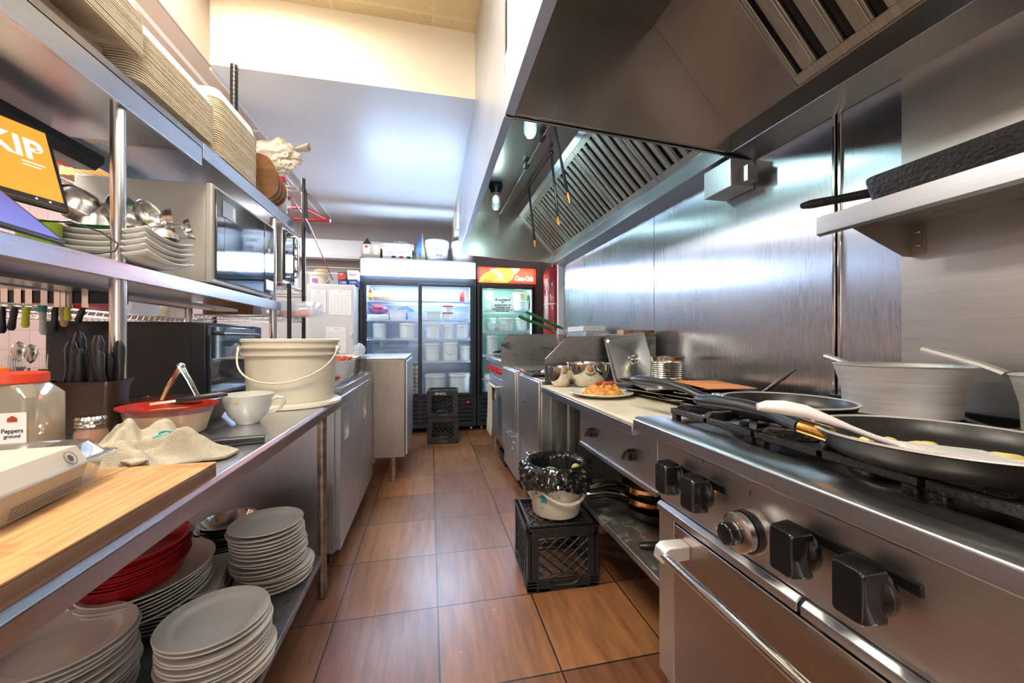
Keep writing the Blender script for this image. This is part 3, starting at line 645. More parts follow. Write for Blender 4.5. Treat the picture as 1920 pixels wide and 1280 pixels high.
part('panel_drip_edge', MB().box(0.695, 0.703, 1.078, 1.715, 0.625, 0.64), S_TOP, t)
for (y, z) in ((1.55, 0.72), (1.22, 0.72)):
    k = MB(); M = T(0.70, y, z, ry=R(-90)); k.lathe([(0, 0), (0.022, 0), (0.022, 0.018), (0.010, 0.02), (0, 0.02)], 20, M=M); k.rr([(0.018, 0.008, 0.026, 0.004), (0.040, 0.007, 0.023, 0.004)], 4, M=M @ Matrix.Rotation(R(50), 4, 'Z'))
    part('knob', k, BLACK, t, bevel=0.001)
part('lower_shelf', MB().box(0.752, 1.38, 1.085, 2.05, 0.310, 0.320).box(0.748, 0.757, 1.085, 2.05, 0.293, 0.320), S_SHELF, t, bevel=0.002)
for x, y in ((0.775, 1.10), (0.775, 2.03), (1.36, 1.10), (1.36, 2.03)):
    part('leg', MB().box(x-0.018, x+0.018, y-0.018, y+0.018, 0.0, CT-0.03), S_GREASE, t, bevel=0.003)

# pans on the lower shelf
def dpan(label, cx, cy, z, r, h, hp, m, n=(0, 0, 0)):
    t = thing('saute_pan', label, 'pan', (cx, cy, z), 'pans on the shelf under the griddle')
    part('pan_body', MB().lathe([(0, 0), (r*0.85, 0), (r*0.95, 0.01), (r, h), (r+0.003, h+0.002), (r-0.002, h), (r*0.93, 0.012), (0, 0.005)], 40, (cx, cy, z)), m, t)
    part('handle', MB().tube(hp, [0.008, 0.010, 0.011, 0.012, 0.008], 10, sx=1.4), BLACKM if m is not S_COPPER else S_MIRROR, t)
for i, (z, m, hz) in enumerate(((0.321, BLACKM, 0.0), (0.342, S_MIRROR, 0), (0.365, S_COPPER, 0), (0.388, BLACKM, 0), (0.411, S_COPPER, 0))):
    cx, cy = 1.02 + 0.012*(i % 2), 1.58 + 0.01*i; r = 0.135
    a = R(168 + 9*i - 18); 
    P = [(cx + math.cos(a)*q, cy + math.sin(a)*q*0.6, z + 0.036 + dz) for q, dz in ((r, 0), (r+0.05, 0.02), (r+0.10, 0.028), (r+0.16, 0.022), (r+0.19, 0.015))]
    dpan(['dark pan at the bottom of the shelf pile', 'polished pan second from the bottom of the shelf pile', 'copper pan in the middle of the shelf pile', 'black pan just under the top copper one', 'copper banded pan on top of the shelf pile'][i], cx, cy, z, r, 0.04, P, m)
dpan('single black pan lying alone with its handle toward the crate', 1.03, 1.25, 0.321, 0.12, 0.03, [(0.92, 1.28, 0.349), (0.88, 1.30, 0.346), (0.84, 1.31, 0.340), (0.81, 1.325, 0.335), (0.785, 1.33, 0.334)], BLACKM)

# tubs, bowls, plate, can, lid on the counter
def bowl(name, label, cx, cy, z, r, h, mat=None, n=48, group=None, cat='bowl'):
    pr = [(0, 0), (r*0.45, 0)] + [(r*math.sin(R(25+65*k/8)), h*(1-math.cos(R(25+65*k/8)))/(1) * 1.0) for k in range(1, 9)]
    pr = [(0, 0), (r*0.5, 0.0), (r*0.72, h*0.16), (r*0.87, h*0.42), (r*0.95, h*0.72), (r*0.975, h*0.97), (r*1.05, h), (r*1.055, h-0.003), (r*0.99, h-0.004)]
    inn = [(r*0.975, h*0.97), (r*0.94, h*0.72), (r*0.86, h*0.43), (r*0.71, h*0.18), (r*0.49, 0.003), (0, 0.003)]
    return solo(name, MB().lathe(pr[:7] + [(r*1.04, h+0.002), (r*0.975, h)] + inn[1:], n, (cx, cy, z)), mat or S_MIRROR, label, cat, (cx, cy, z), group)
bowl('mixing_bowl', 'large shiny steel mixing bowl behind the plate of rice', 0.835, 1.93, CT+0.001, 0.115, 0.130)
bowl('mixing_bowl', 'small steel bowl at the counter corner beside the fryer', 0.70, 1.985, CT+0.001, 0.072, 0.108)
px, py = 0.755, 1.60
def plate_mb(r, z=0, c=(0, 0)):
    return MB().lathe([(0, 0), (r*0.60, 0), (r*0.66, 0.003), (r*0.98, 0.016), (r, 0.0185), (r*0.985, 0.021), (r*0.93, 0.019), (r*0.68, 0.0085), (r*0.62, 0.006), (0, 0.0055)], 48, (c[0], c[1], z))
solo('dinner_plate', plate_mb(0.142, CT+0.001, (px, py)), CERAMIC, 'white oval plate holding fried rice on the cream board', 'plate', (px, py, CT))
rnd = random.Random(5); rc = MB()
def ricef(u, v):
    a = u*2*math.pi; q = v
    rr_ = q*0.088*(1+0.08*math.sin(5*a)+0.05*math.sin(9*a+1)); h = 0.050*(1-q**2.2)*(1+0.22*math.sin(7*a+q*9)*q)
    return (px+0.012+math.cos(a)*rr_, py+math.sin(a)*rr_*0.9, CT+0.009+max(0, h))
rc.surf(ricef, 40, 12)
for k in range(420):
    a = rnd.random()*6.283; q = math.sqrt(rnd.random()); p = ricef(a/6.283, q)
    s = rnd.uniform(0.003, 0.0065); rc.lathe([(0, -s), (s, 0), (0, s)], 5, (p[0], p[1], p[2]+0.001))
o = solo('fried_rice', rc, RICE, 'mound of orange fried rice on the white plate', 'food', (px, py, CT+0.01), smooth=False); o['kind'] = 'stuff'
for k, (dx, dy, a, r_) in enumerate(((-0.02, -0.02, 20, .008), (0.02, -0.025, -15, .009), (0.045, -0.01, 30, .008), (0.0, 0.0, 60, .010))):
    c = (px+dx, py+dy, CT+0.058); L = 0.022
    solo('sausage_slice', MB().tube([(c[0]-L*math.cos(R(a)), c[1]-L*math.sin(R(a)), c[2]-0.002), (c[0]-L*.6*math.cos(R(a)), c[1]-L*.6*math.sin(R(a)), c[2]+.002), (c[0]+L*.6*math.cos(R(a)), c[1]+L*.6*math.sin(R(a)), c[2]+0.002), (c[0]+L*math.cos(R(a)), c[1]+L*math.sin(R(a)), c[2]-0.002)], [r_*.5, r_, r_, r_*.5], 10), SAUS, ['leftmost red sausage piece on top of the rice', 'middle red sausage piece on top of the rice', 'rightmost red sausage piece on top of the rice', 'red sausage piece lying at the back of the rice'][k], 'food', c, 'sausage pieces on the rice')
can = MB(); pr = [(0, 0), (0.084, 0), (0.085, 0.003)]
for k in range(22): z = 0.020 + k*0.0056; pr += [(0.083 if k % 2 else 0.0855, z)]
pr += [(0.085, 0.155), (0.087, 0.160), (0.087, 0.164), (0.083, 0.164), (0.083, 0.012), (0, 0.012)]
can.lathe(pr, 40, (1.255, 1.845, CT)); solo('tin_can', can, TIN, 'large ribbed open tin can without label by the steel lid', 'can', (1.255, 1.845, CT))
# leaning GN lid
t = thing('pan_lid', 'rectangular stainless pan lid leaning on the fryer splash guard', 'lid', (1.17, 2.05, CT))
LM = T(1.185, 2.045, CT+0.002, ry=R(-8)) @ Matrix.Rotation(R(76), 4, 'X')
ld = MB().rr([(0.0, 0.135, 0.145, 0.02), (0.003, 0.135, 0.145, 0.02), (0.003, 0.123, 0.133, 0.018), (0.014, 0.118, 0.128, 0.03), (0.014, 0.04, 0.04, 0.038), (0.0155, 0.036, 0.036, 0.034)], 6, M=LM @ T(0, 0.150, 0))
part('lid_plate', ld, S_ALU if False else S_TUBE, t)
part('lid_knob', MB().lathe([(0, 0), (0.034, 0.0), (0.036, 0.004), (0.030, 0.006), (0.012, 0.003), (0.010, 0.012), (0.018, 0.020), (0.0, 0.024)], 28, M=LM @ T(0.02, 0.135, 0.015)), S_MIRROR, t)
# dark sizzle platters / clipboards pile
for k, (cx, cy, rz, z, m, lb) in enumerate(((1.06, 1.42, 8, CT+0.002, BLACKM, 'bottom dark tray of the pile on the griddle'), (1.07, 1.47, -6, CT+0.012, S_DIRTY, 'second dark tray from the bottom of the griddle pile'), (1.05, 1.43, 14, CT+0.022, BLACKM, 'black tray in the middle of the griddle pile'), (1.09, 1.50, 2, CT+0.032, S_DIRTY, 'steel rimmed tray near the top of the griddle pile'), (1.04, 1.56, -12, CT+0.042, BLACKM, 'topmost black tray of the griddle pile'))):
    tr = MB().rr([(0.0, 0.13, 0.20, 0.02), (0.012, 0.145, 0.215, 0.025), (0.014, 0.150, 0.220, 0.025), (0.012, 0.140, 0.21, 0.02), (0.003, 0.127, 0.197, 0.02)], 5, M=T(cx, cy, z, rz=R(rz)))
    t = thing('oven_tray', lb, 'tray', (cx, cy, z), 'trays piled on the griddle'); part('tray_body', tr, m, t)
    part('rim', MB().tube([tuple((T(cx, cy, z+0.013, rz=R(rz)) @ Vector(p))) for p in ((0.149, 0.195, 0), (0.149, -0.195, 0), (0.125, -0.219, 0), (-0.125, -0.219, 0), (-0.149, -0.195, 0), (-0.149, 0.195, 0), (-0.125, 0.219, 0), (0.125, 0.219, 0))], 0.002, 6, closed=True), S_MIRROR, t)
solo('orange_mat', MB().rr([(CT+0.058, 0.10, 0.15, 0.01), (CT+0.061, 0.10, 0.15, 0.01)], 4, M=T(1.20, 1.44, 0, rz=R(-10))), ORANGE, 'flat orange mat on the tray pile beside the wall', 'mat', (1.20, 1.44, CT+0.058))
t = thing('knife', 'slim knife blade standing up behind the black frying pan', 'knife', (1.16, 1.2, CT+0.01))
part('blade', MB().tube([(1.18, 1.20, 0.90), (1.27, 1.16, 0.985), (1.31, 1.14, 1.02)], [0.008, 0.009, 0.002], 6, sx=0.25), S_MIRROR, t)

# ================================================================ RIGHT: FRYERS
def fryer(y0, y1, label, xf, zs):
    t = thing('deep_fryer', label, 'fryer', ((xf+1.38)/2, (y0+y1)/2, 0), 'deep fryers')
    part('tank_body', MB().box(xf, 1.38, y0, y1, 0.44, zs).box(xf-0.012, xf+0.0, y0+0.01, y1-0.01, 0.44, zs-0.01), S_FRONT, t, bevel=0.006)
    part('cabinet', MB().box(xf+0.05, 1.38, y0+0.01, y1-0.01, 0.08, 0.44), S_GREASE, t, bevel=0.003)
    d = part('door', MB().box(xf+0.005, xf+0.05, y0+0.012, y1-0.012, 0.085, 0.435), S_VERT, t, bevel=0.004)
    part('handle', MB().tube([(xf+0.005, y0+0.06, 0.40), (xf-0.03, y0+0.06, 0.395), (xf-0.03, y0+0.22, 0.395), (xf+0.005, y0+0.22, 0.40)], 0.006, 8), S_MIRROR, d)
    part('latch_ring', MB().tube([(xf-0.004, y0+0.12+0.028*math.cos(a*0.6283), 0.32+0.032*math.sin(a*0.6283)) for a in range(10)], 0.004, 6, closed=True), S_MIRROR, d)
    for x in (xf+0.08, 1.33):
        for y in (y0+0.05, y1-0.05): part('leg', MB().lathe([(0.022, 0), (0.022, 0.085)], 12, (x, y, 0)), S_TUBE, t)
    return t
f2 = fryer(2.17, 2.71, 'nearer deep fryer with draining tray on top', 0.64, 0.885)
f1 = fryer(2.73, 3.25, 'farther deep fryer with a plain blue reflecting front', 0.62, 0.90)
text('PITCO', 0.04, S_DIRTY, Matrix.Translation((0.626, 2.50, 0.70)) @ Matrix.Rotation(R(-90), 4, 'Z') @ Matrix.Rotation(R(90), 4, 'X'), f2, 'name_plate')
# splash guards
part('side_panel', MB().box(0.70, 1.38, 2.160, 2.1695, 0.09, 0.855), S_GREASE, f2, bevel=0.001)
part('splash_guard', MB().prism([(0.66, 0.86), (1.385, 0.86), (1.385, 1.145), (0.80, 1.145), (0.66, 1.01)], 'y', 2.150, 2.158), S_DIRTY, f2, bevel=0.001)
gp = [(0.60, 0.90), (1.385, 0.90), (1.385, 1.175)] + [(0.60+0.10-0.10*math.sin(R(a)), 1.075+0.10*math.cos(R(a))) for a in range(0, 91, 15)]
part('splash_guard', MB().prism(gp, 'y', 3.235, 3.243), S_DIRTY, f1, bevel=0.001)
part('flue', MB().box(1.20, 1.38, 2.20, 2.68, 0.89, 1.165), S_DIRTY, f2, bevel=0.003)
part('flue_cap', MB().box(1.17, 1.385, 2.165, 2.25, 1.150, 1.185), S_RUSTY, f2, bevel=0.002)
part('flue', MB().box(1.18, 1.38, 2.78, 3.20, 0.90, 1.19), S_FRONT, f1, bevel=0.003)
part('oil_well', MB().box(0.72, 1.16, 2.22, 2.66, 0.885, 0.888), plain('dark oil', (0.02, 0.012, 0.006), 0.08), f2)
t = thing('drain_tray', 'shallow dark draining tray with a bright rounded front edge on the fryer', 'tray', (0.78, 2.56, 0.89))
part('tray_body', MB().rr([(0.889, 0.145, 0.13, 0.03), (0.905, 0.165, 0.15, 0.04), (0.907, 0.160, 0.145, 0.04), (0.893, 0.142, 0.127, 0.03)], 6, M=T(0.78, 2.50, 0)), S_DIRTY, t)
part('rim', MB().tube([(0.94, 2.36, 0.908), (0.80, 2.345, 0.908), (0.645, 2.36, 0.908), (0.615, 2.40, 0.910), (0.610, 2.64, 0.92), (0.61, 2.70, 0.925)], 0.006, 8), S_MIRROR, t)
t = thing('strainer', 'small round steel strainer lying upside down on the fryer tray', 'strainer', (0.78, 2.45, 0.893))
part('dome', MB().lathe([(0.055, 0), (0.052, 0.014), (0.036, 0.028), (0.0, 0.034)], 28, (0.78, 2.47, 0.896)), S_TUBE, t)
part('wire_rim', MB().tube([(0.78+0.058*math.cos(a*0.3927), 2.47+0.058*math.sin(a*0.3927), 0.896) for a in range(16)], 0.003, 6, closed=True), S_MIRROR, t)
part('handle', MB().tube([(0.73, 2.44, 0.898), (0.67, 2.40, 0.914)], 0.003, 6), S_MIRROR, t)
def basket(y, label, tip, mid):
    t = thing('fryer_basket', label, 'fryer basket', (0.95, y, 0.93), 'fryer baskets')
    b = MB(); x0, x1, y0, y1, z0, z1 = 0.86, 1.14, y-0.075, y+0.075, 0.90, 1.03
    for k in range(15):
        x = x0 + (x1-x0)*k/14; b.tube([(x, y0, z1), (x, y0+.01, z0), (x, y1-.01, z0), (x, y1, z1)], 0.0013, 4)
    for k in range(6):
        z = z0 + (z1-z0)*k/5; b.tube([(x0, y0, z), (x1, y0, z), (x1, y1, z), (x0, y1, z)], 0.0013, 4, closed=True)
    b.tube([(x0, y0, z1), (x1, y0, z1), (x1, y1, z1), (x0, y1, z1)], 0.003, 6, closed=True)
    part('mesh_basket', b, S_TUBE, t)
    for dy in (-0.011, 0.011):
        part('handle_wire', MB().tube([(x0, y+dy, z1-0.03), (x0-0.02, y+dy, z1), (mid[0]+0.01, y+dy, mid[1]-0.05), (mid[0], y+dy, mid[1]), (tip[0]*0.6+mid[0]*0.4, y+dy, tip[1]*0.6+mid[1]*0.4)], 0.0035, 6), S_TUBE, t)
    for dy in (-0.009, 0.009):
        part('grip', MB().tube([(mid[0]-0.02, y+dy, mid[1]+0.012), (mid[0]*.8+tip[0]*.2, y+dy, mid[1]*.8+tip[1]*.2), (tip[0]*.9+mid[0]*.1, y+dy, tip[1]*.9+mid[1]*.1), (tip[0], y+dy, tip[1])], [0.005, 0.009, 0.009, 0.005], 8, sx=0.9), GREEN, t)
    return t
basket(2.36, 'nearer fryer basket with green grip on the deep fryer', (0.545, 1.275), (0.80, 1.175))
basket(2.56, 'farther fryer basket with green grip and bright stripe', (0.645, 1.32), (0.94, 1.19))
solo('white_box', MB().box(1.17, 1.36, 2.80, 3.15, 1.191, 1.235), WHITE, 'pale flat box lying on the far fryer flue', 'box', (1.27, 2.95, 1.191), bevel=0.006)

# far range with red knobs
t = thing('gas_range', 'far steel range with red knobs and a towel on its handle', 'range', (1.0, 3.75, 0))
part('body', MB().box(0.66, 1.38, 3.30, 4.16, 0.12, 0.90), S_FRONT, t, bevel=0.004)
part('front_rail', MB().box(0.60, 1.38, 3.30, 4.16, 0.90, 0.945), S_TOP, t, bevel=0.006)
part('control_panel', MB().box(0.64, 0.66, 3.31, 4.15, 0.78, 0.895), S_VERT, t, bevel=0.003)
for k in range(6):
    y = 3.38 + k*0.13; M = T(0.64, y, 0.835, ry=R(-90))
    part('knob', MB().lathe([(0, 0), (0.020, 0), (0.020, 0.010), (0.014, 0.034), (0, 0.036)], 16, M=M).rr([(0.02, 0.026, 0.007, 0.004), (0.044, 0.024, 0.006, 0.004)], 4, M=M), REDK, t)
d = part('oven_door', MB().box(0.635, 0.66, 3.32, 4.14, 0.20, 0.76), S_VERT, t, bevel=0.004)
part('handle_bar', MB().tube([(0.64, 4.10, 0.70), (0.56, 4.10, 0.705), (0.56, 3.36, 0.705), (0.64, 3.36, 0.70)], 0.012, 12), S_TUBE, d)
for y in (3.40, 4.10): part('leg', MB().lathe([(0.025, 0), (0.025, 0.12)], 12, (0.70, y, 0)), S_TUBE, t)
part('grate', MB().box(0.68, 1.34, 3.36, 3.70, 0.946, 0.965).box(0.68, 1.34, 3.76, 4.10, 0.946, 0.965), IRON, t)
frypan('frying_pan', 'small black pan on the far range pointing its handle at the aisle', 0.90, 3.72, 0.966, 0.13, 0.04, ([(0.775, 3.70, 1.0), (0.74, 3.70, 1.01), (0.68, 3.69, 1.015), (0.62, 3.68, 1.008), (0.60, 3.68, 1.004)], [0.008, 0.011, 0.012, 0.011, 0.006]), NONSTICK, NONSTICK, BLACK)
def towelf(u, v):
    s = (u - 0.25) * 0.62; y = 3.42 + 0.20*v + 0.012*math.sin(5*u); wv = 0.010*math.sin(v*14+u*3)
    if s < 0: return (0.575+0.006+wv*0.2+0.004*-s, y, 0.717 + s*1.0)
    return (0.542+wv*(0.3+u), y+0.02*u, 0.717 - s)
t = thing('towel', 'white kitchen towel with green stripe hanging on the far oven handle', 'towel', (0.55, 3.5, 0.40))
part('cloth', MB().surf(towelf, 20, 20), TOWEL, t, solid=0.006)
part('stripe', MB().surf(lambda u, v: (lambda p: (p[0]-0.0042, p[1], p[2]))(towelf(0.27+u*0.7, 0.42+v*0.05)), 16, 2), TEAL, t, solid=0.001)
t = thing('plastic_basket', 'small black basket with steel odds and ends under the far range', 'basket', (0.74, 3.42, 0))
part('basket_body', MB().rr([(0.0, 0.09, 0.14, 0.02), (0.10, 0.10, 0.15, 0.02), (0.10, 0.095, 0.145, 0.02), (0.01, 0.085, 0.135, 0.02)], 5, M=T(0.735, 3.44, 0)), CRATE, t)
part('wire', MB().tube([(0.66, 3.34, 0.10), (0.68, 3.40, 0.112), (0.72, 3.50, 0.110), (0.67, 3.55, 0.10)], 0.005, 6).tube([(0.70, 3.33, 0.10), (0.67, 3.45, 0.112)], 0.004, 6), S_MIRROR, t)

# ================================================================ MILK CRATES, WASTE BUCKET
def crate(label, M4, open_up=False):
    t = thing('milk_crate', label, 'crate', (0, 0, 0), 'black milk crates')
    W = 0.165; H = 0.280; b = MB()
    for s in (-1, 1):
        for q in (-1, 1): b.box(s*W-0.018 if s > 0 else -W, W if s > 0 else -W+0.018+0.0, q*W-0.018 if q > 0 else -W, W if q > 0 else -W+0.018, 0, H)
    def side(Ms):
        b.box(-W, W, -W, -W+0.006, H-0.045, H, Ms); b.box(-W, W, -W, -W+0.006, 0.0, 0.010, Ms)
        for z in (0.018, 0.032, 0.046): b.box(-W, W, -W-0.003, -W+0.006, z, z+0.006, Ms)
        b.box(-W, -0.06, -W, -W+0.004, 0.0, 0.05, Ms); b.box(0.06, W, -W, -W+0.004, 0.0, 0.05, Ms)
        b.box(-W-0.004, W+0.004, -W-0.004, -W+0.006, H-0.008, H, Ms)
        for s in (-1, 1): b.box(s*(W-0.028)-0.014, s*(W-0.028)+0.014, -W, -W+0.005, 0, H-0.04, Ms); b.box(s*(W-0.046)-0.004, s*(W-0.046)+0.004, -W-0.004, -W+0.006, 0, H, Ms)
        # diamond lattice clipped to the window
        x0, x1, z0, z1 = -0.118, 0.118, 0.062, H-0.045
        for sg in (-1, 1):
            for k in range(-8, 12):
                c = k*0.044; pts = []
                n = 40; seg = []
                for i in range(n+1):
                    x = x0 + (x1-x0)*i/n; z = z0 + sg*(x - (x0 if sg > 0 else x1))*0.85 + c
                    if z0 <= z <= z1: seg.append((x, z))
                if len(seg) > 2:
                    a, e = seg[0], seg[-1]; b.tube([(a[0], -W+0.003, a[1]), (e[0], -W+0.003, e[1])], 0.0042, 4, M=Ms)
        ho = [(0.05*math.cos(R(a))*1.0 + (0.02 if math.cos(R(a)) > 0 else -0.02), -W-0.002, 0.047+0.024*math.sin(R(a))) for a in range(0, 360, 24)]
        b.tube(ho, 0.006, 6, closed=True, M=Ms)
    for k in range(4): side(Matrix.Rotation(k*math.pi/2, 4, 'Z'))
    # grid face (crate stands upside down so its ribbed base is on top)
    for k in range(-7, 8):
        b.tube([(-W+0.01, k*0.021, H-0.012), (W-0.01, k*0.021, H-0.012)], 0.0028, 4); b.tube([(k*0.021, -W+0.01, H-0.010), (k*0.021, W-0.01, H-0.010)], 0.0028, 4)
    b.box(-W+0.012, W-0.012, -W+0.012, -W+0.022, H-0.004, H+0.006).box(-W+0.012, W-0.012, W-0.022, W-0.012, H-0.004, H+0.006)
    b.box(-W+0.012, -W+0.022, -W+0.012, W-0.012, H-0.004, H+0.006).box(W-0.022, W-0.012, -W+0.012, W-0.012, H-0.004, H+0.006)
    part('crate_body', b, CRATE, t)
    t.location = M4[0]; t.rotation_euler = (0, 0, M4[1]); return t
c0 = crate('black milk crate carrying the white waste bucket', ((0.595, 1.795, 0), R(-3)))
c1 = dup(c0, (0.14, 4.36, 0), R(-2), 'lower black milk crate of the two in front of the cooler')
c2 = dup(c0, (0.138, 4.36, 0.287), R(-3.5), 'upper black milk crate of the two in front of the cooler')
text('IENOL', 0.035, PAPER, MF(0.12, 4.188, 0.287+0.256), c2, 'stencil', w=0.12)
bx, by, bz = 0.605, 1.79, 0.288
t = thing('waste_bucket', 'white bucket with teal print standing on the black crate', 'bucket', (bx, by, bz))
part('bucket_body', MB().lathe([(0, 0), (0.112, 0), (0.116, 0.006), (0.133, 0.19), (0.137, 0.19), (0.137, 0.205), (0.130, 0.205), (0.128, 0.19), (0.110, 0.01), (0, 0.008)], 44, (bx, by, bz)), PAIL, t)
hp = [(bx+0.137*math.cos(R(a)), by+0.137*math.sin(R(a))-0.006, bz+0.165-0.085*math.sin(R((a-200)*1.0))**1 if False else bz+0.170-0.085*math.sin(math.pi*(a-205)/150)) for a in range(205, 356, 10)]
part('handle', MB().tube([(bx+1.06*(p[0]-bx), by+1.06*(p[1]-by), p[2]) for p in hp], 0.005, 8, sx=1.6), PAIL, t)
pm = MB(); rnd = random.Random(9)
for k in range(46):
    a = R(rnd.gauss(226, 9)); z = rnd.gauss(0.115, 0.028); r_ = 0.1175+0.017*z/0.19+0.0015; s = rnd.uniform(0.003, 0.009)
    if z > .02: pm.lathe([(0, 0), (s, 0.0004), (0, 0.0008)], 6, M=T(bx+r_*math.cos(a), by+r_*math.sin(a), bz+z, rz=a) @ Matrix.Rotation(R(84), 4, 'Y'))
part('teal_print', pm, BLUEPR, t)
def bagf(u, v):
    a = u*2*math.pi; cx_, cy_ = math.cos(a)*3, math.sin(a)*3; n1 = (1-2*abs(nz(cx_, cy_, v*6, 1.3, 4)))*1.1 + nz(cx_+9, cy_, v*5, 0.7, 3)*1.2
    prof = [(0.05, 0.06), (0.10, 0.08), (0.108, 0.14), (0.112, 0.19), (0.120, 0.236), (0.146, 0.250), (0.164, 0.226), (0.170, 0.19), (0.167, 0.165), (0.160, 0.142)]
    f = v*(len(prof)-1); i = min(int(f), len(prof)-2); q = f-i; r = prof[i][0]*(1-q)+prof[i+1][0]*q; z = prof[i][1]*(1-q)+prof[i+1][1]*q
    am = 0.012 if v > 0.62 else 0.004
    r2 = r + am*n1; z2 = z + am*0.9*nz(cx_, cy_+5, v*4, 1.5, 3) + (0.018*math.sin(3*a+1)+0.014*nz(cx_, cy_, 7, 1.2) if v > 0.85 else 0)
    return (bx+r2*math.cos(a), by+r2*math.sin(a), bz+z2)
bg = MB().surf(bagf, 150, 30); bg.lathe([(0, 0.055), (0.052, 0.060)], 30, (bx, by, bz))
o = solo('garbage_bag', bg, GARBAGE, 'crinkled black garbage bag lining the white waste bucket', 'bag', (bx, by, bz+0.06))
solo('film_ball', MB().ball((bx-0.03, by-0.01, bz+0.165), 0.050, 20, 14), FILM, 'ball of clear plastic film inside the waste bag', 'rubbish', (bx-0.03, by-0.03, bz+0.13))
solo('peel', MB().ball((bx+0.095, by-0.02, bz+0.205), 0.022, 12, 8, sy=.6), plain('pale peel', (0.55, 0.50, 0.18), 0.6), 'pale yellow peel stuck at the waste bag rim', 'food scrap', (bx+0.095, by-0.02, bz+0.185))

# ================================================================ LEFT: WORK TABLE AND UNDERCOUNTER COOLER
TZ = 0.84
t = thing('work_table', 'long stainless work table with wooden board and bucket on it', 'table', (-0.95, 0.9, 0))
wt = t
part('table_top', MB().prism([(-1.52, TZ-0.03), (-0.45, TZ-0.03), (-0.45, TZ-0.045), (-0.432, TZ-0.048), (-0.428, TZ-0.012), (-0.436, TZ), (-1.52, TZ)], 'y', -0.6, 1.985), S_TOP, t, bevel=0.002)
for x in (-0.462, -1.48):
    for y in (1.80, 0.2):
        l = part('leg', MB().lathe([(0.019, 0.03), (0.019, TZ-0.03)], 16, (x, y, 0)), S_RUST, t)
        part('foot', MB().lathe([(0.014, 0.0), (0.018, 0.004), (0.018, 0.035), (0.021, 0.04), (0.021, 0.09)], 16, (x, y, 0)), S_RUST, l)
part('lower_shelf', MB().prism([(-1.50, 0.185), (-0.47, 0.185), (-0.47, 0.165), (-0.458, 0.165), (-0.455, 0.197), (-1.50, 0.197)], 'y', -0.6, 1.775), S_GALV, t, bevel=0.002)
t = thing('undercounter_cooler', 'stainless undercounter cooler with recessed door handles', 'refrigerator', (-0.95, 2.55, 0))
part('cabinet', MB().box(-1.35, -0.462, 2.02, 3.10, 0.07, TZ-0.03), S_VERT, t, bevel=0.003)
part('worktop', MB().prism([(-1.52, TZ-0.03), (-0.445, TZ-0.03), (-0.445, TZ-0.045), (-0.430, TZ-0.045), (-0.430, TZ), (-1.52, TZ)], 'y', 1.99, 3.11), S_TOP, t, bevel=0.002)
part('raised_board', MB().box(-0.88, -0.437, 2.06, 3.105, TZ+0.001, TZ+0.040), S_TOP, t, bevel=0.002)
for a, b, ha, hb_ in ((2.03, 2.55, 2.12, 2.24), (2.56, 3.095, 2.68, 2.82)):
    d = MB(); z0, z1 = 0.08, TZ-0.05; hz0, hz1 = 0.60, 0.735
    d.box(-0.462, -0.436, a, ha, z0, z1).box(-0.462, -0.436, hb_, b, z0, z1).box(-0.462, -0.436, ha, hb_, z0, hz0).box(-0.462, -0.436, ha, hb_, hz1, z1)
    o = part('door', d, S_VERT, t, bevel=0.002)
    part('recessed_handle', MB().box(-0.4615, -0.458, ha+0.003, hb_-0.003, hz0+0.003, hz1-0.003).box(-0.462, -0.434, ha-0.006, ha+0.002, hz0, hz1).prism([(-0.462, hz0), (-0.436, hz0), (-0.462, hz0+0.05)], 'y', ha, hb_), S_MIRROR, o)
for y in (2.08, 3.04): part('caster', MB().lathe([(0.03, 0), (0.03, 0.075)], 14, (-0.52, y, 0)), BLACK, t)

# cabinet standing end-on at the end of the counter
t = thing('steel_cabinet', 'brushed steel cabinet on legs at the end of the counter', 'cabinet', (-0.35, 3.7, 0))
part('body', MB().box(-0.62, -0.195, 3.12, 4.15, 0.20, 0.972), steel('worn cabinet steel', (0.36, 0.32, 0.27), 0.36, (60, 60, 1), wave=0.08, vary=0.2), t, bevel=0.005)
part('top', MB().box(-0.63, -0.185, 3.115, 4.16, 0.972, 0.984), S_TOP, t, bevel=0.003)
part('door', MB().box(-0.194, -0.178, 3.15, 4.12, 0.21, 0.955), S_VERT, t, bevel=0.004)
for x in (-0.29, -0.58):
    for y in (3.17, 4.10): part('leg', MB().lathe([(0.015, 0), (0.020, 0.02), (0.022, 0.20)], 14, (x, y, 0)), S_RUST, t)

# ================================================================ LEFT: OVERSHELF
t = thing('overshelf', 'two tier stainless overshelf on round posts above the work table', 'shelf unit', (-1.2, 1.4, TZ))
def sheetshelf(x0, x1, y0, y1, z0, z1, nm='shelf_board'):
    part(nm, MB().prism([(x1-0.012, z0), (x1, z0), (x1, z1-0.003), (x1-0.004, z1), (x0, z1), (x0, z0), (x0+0.004, z0), (x0+0.004, z1-0.006), (x1-0.006, z1-0.006), (x1-0.006, z0+0.004), (x1-0.012, z0+0.004)], 'y', y0, y1), S_TOP, t, bevel=0.001)
sheetshelf(-1.48, -0.955, -0.5, 2.77, 1.315, 1.370)
sheetshelf(-1.48, -0.955, -0.5, 1.875, 1.868, 1.945)
sheetshelf(-1.48, -0.955, 1.885, 3.05, 1.905, 1.975)
part('shelf_liner', MB().prism([(-1.40, 1.948), (-0.967, 1.948), (-0.957, 1.948), (-0.957, 1.972), (-0.967, 1.972), (-0.967, 1.953), (-1.40, 1.953)], 'y', -0.5, 1.93), S_HOOD, t)
part('channel', MB().prism([(-1.30, 1.300), (-1.18, 1.300), (-1.18, 1.315), (-1.30, 1.315)], 'y', -0.5, 2.7), S_HOOD, t)
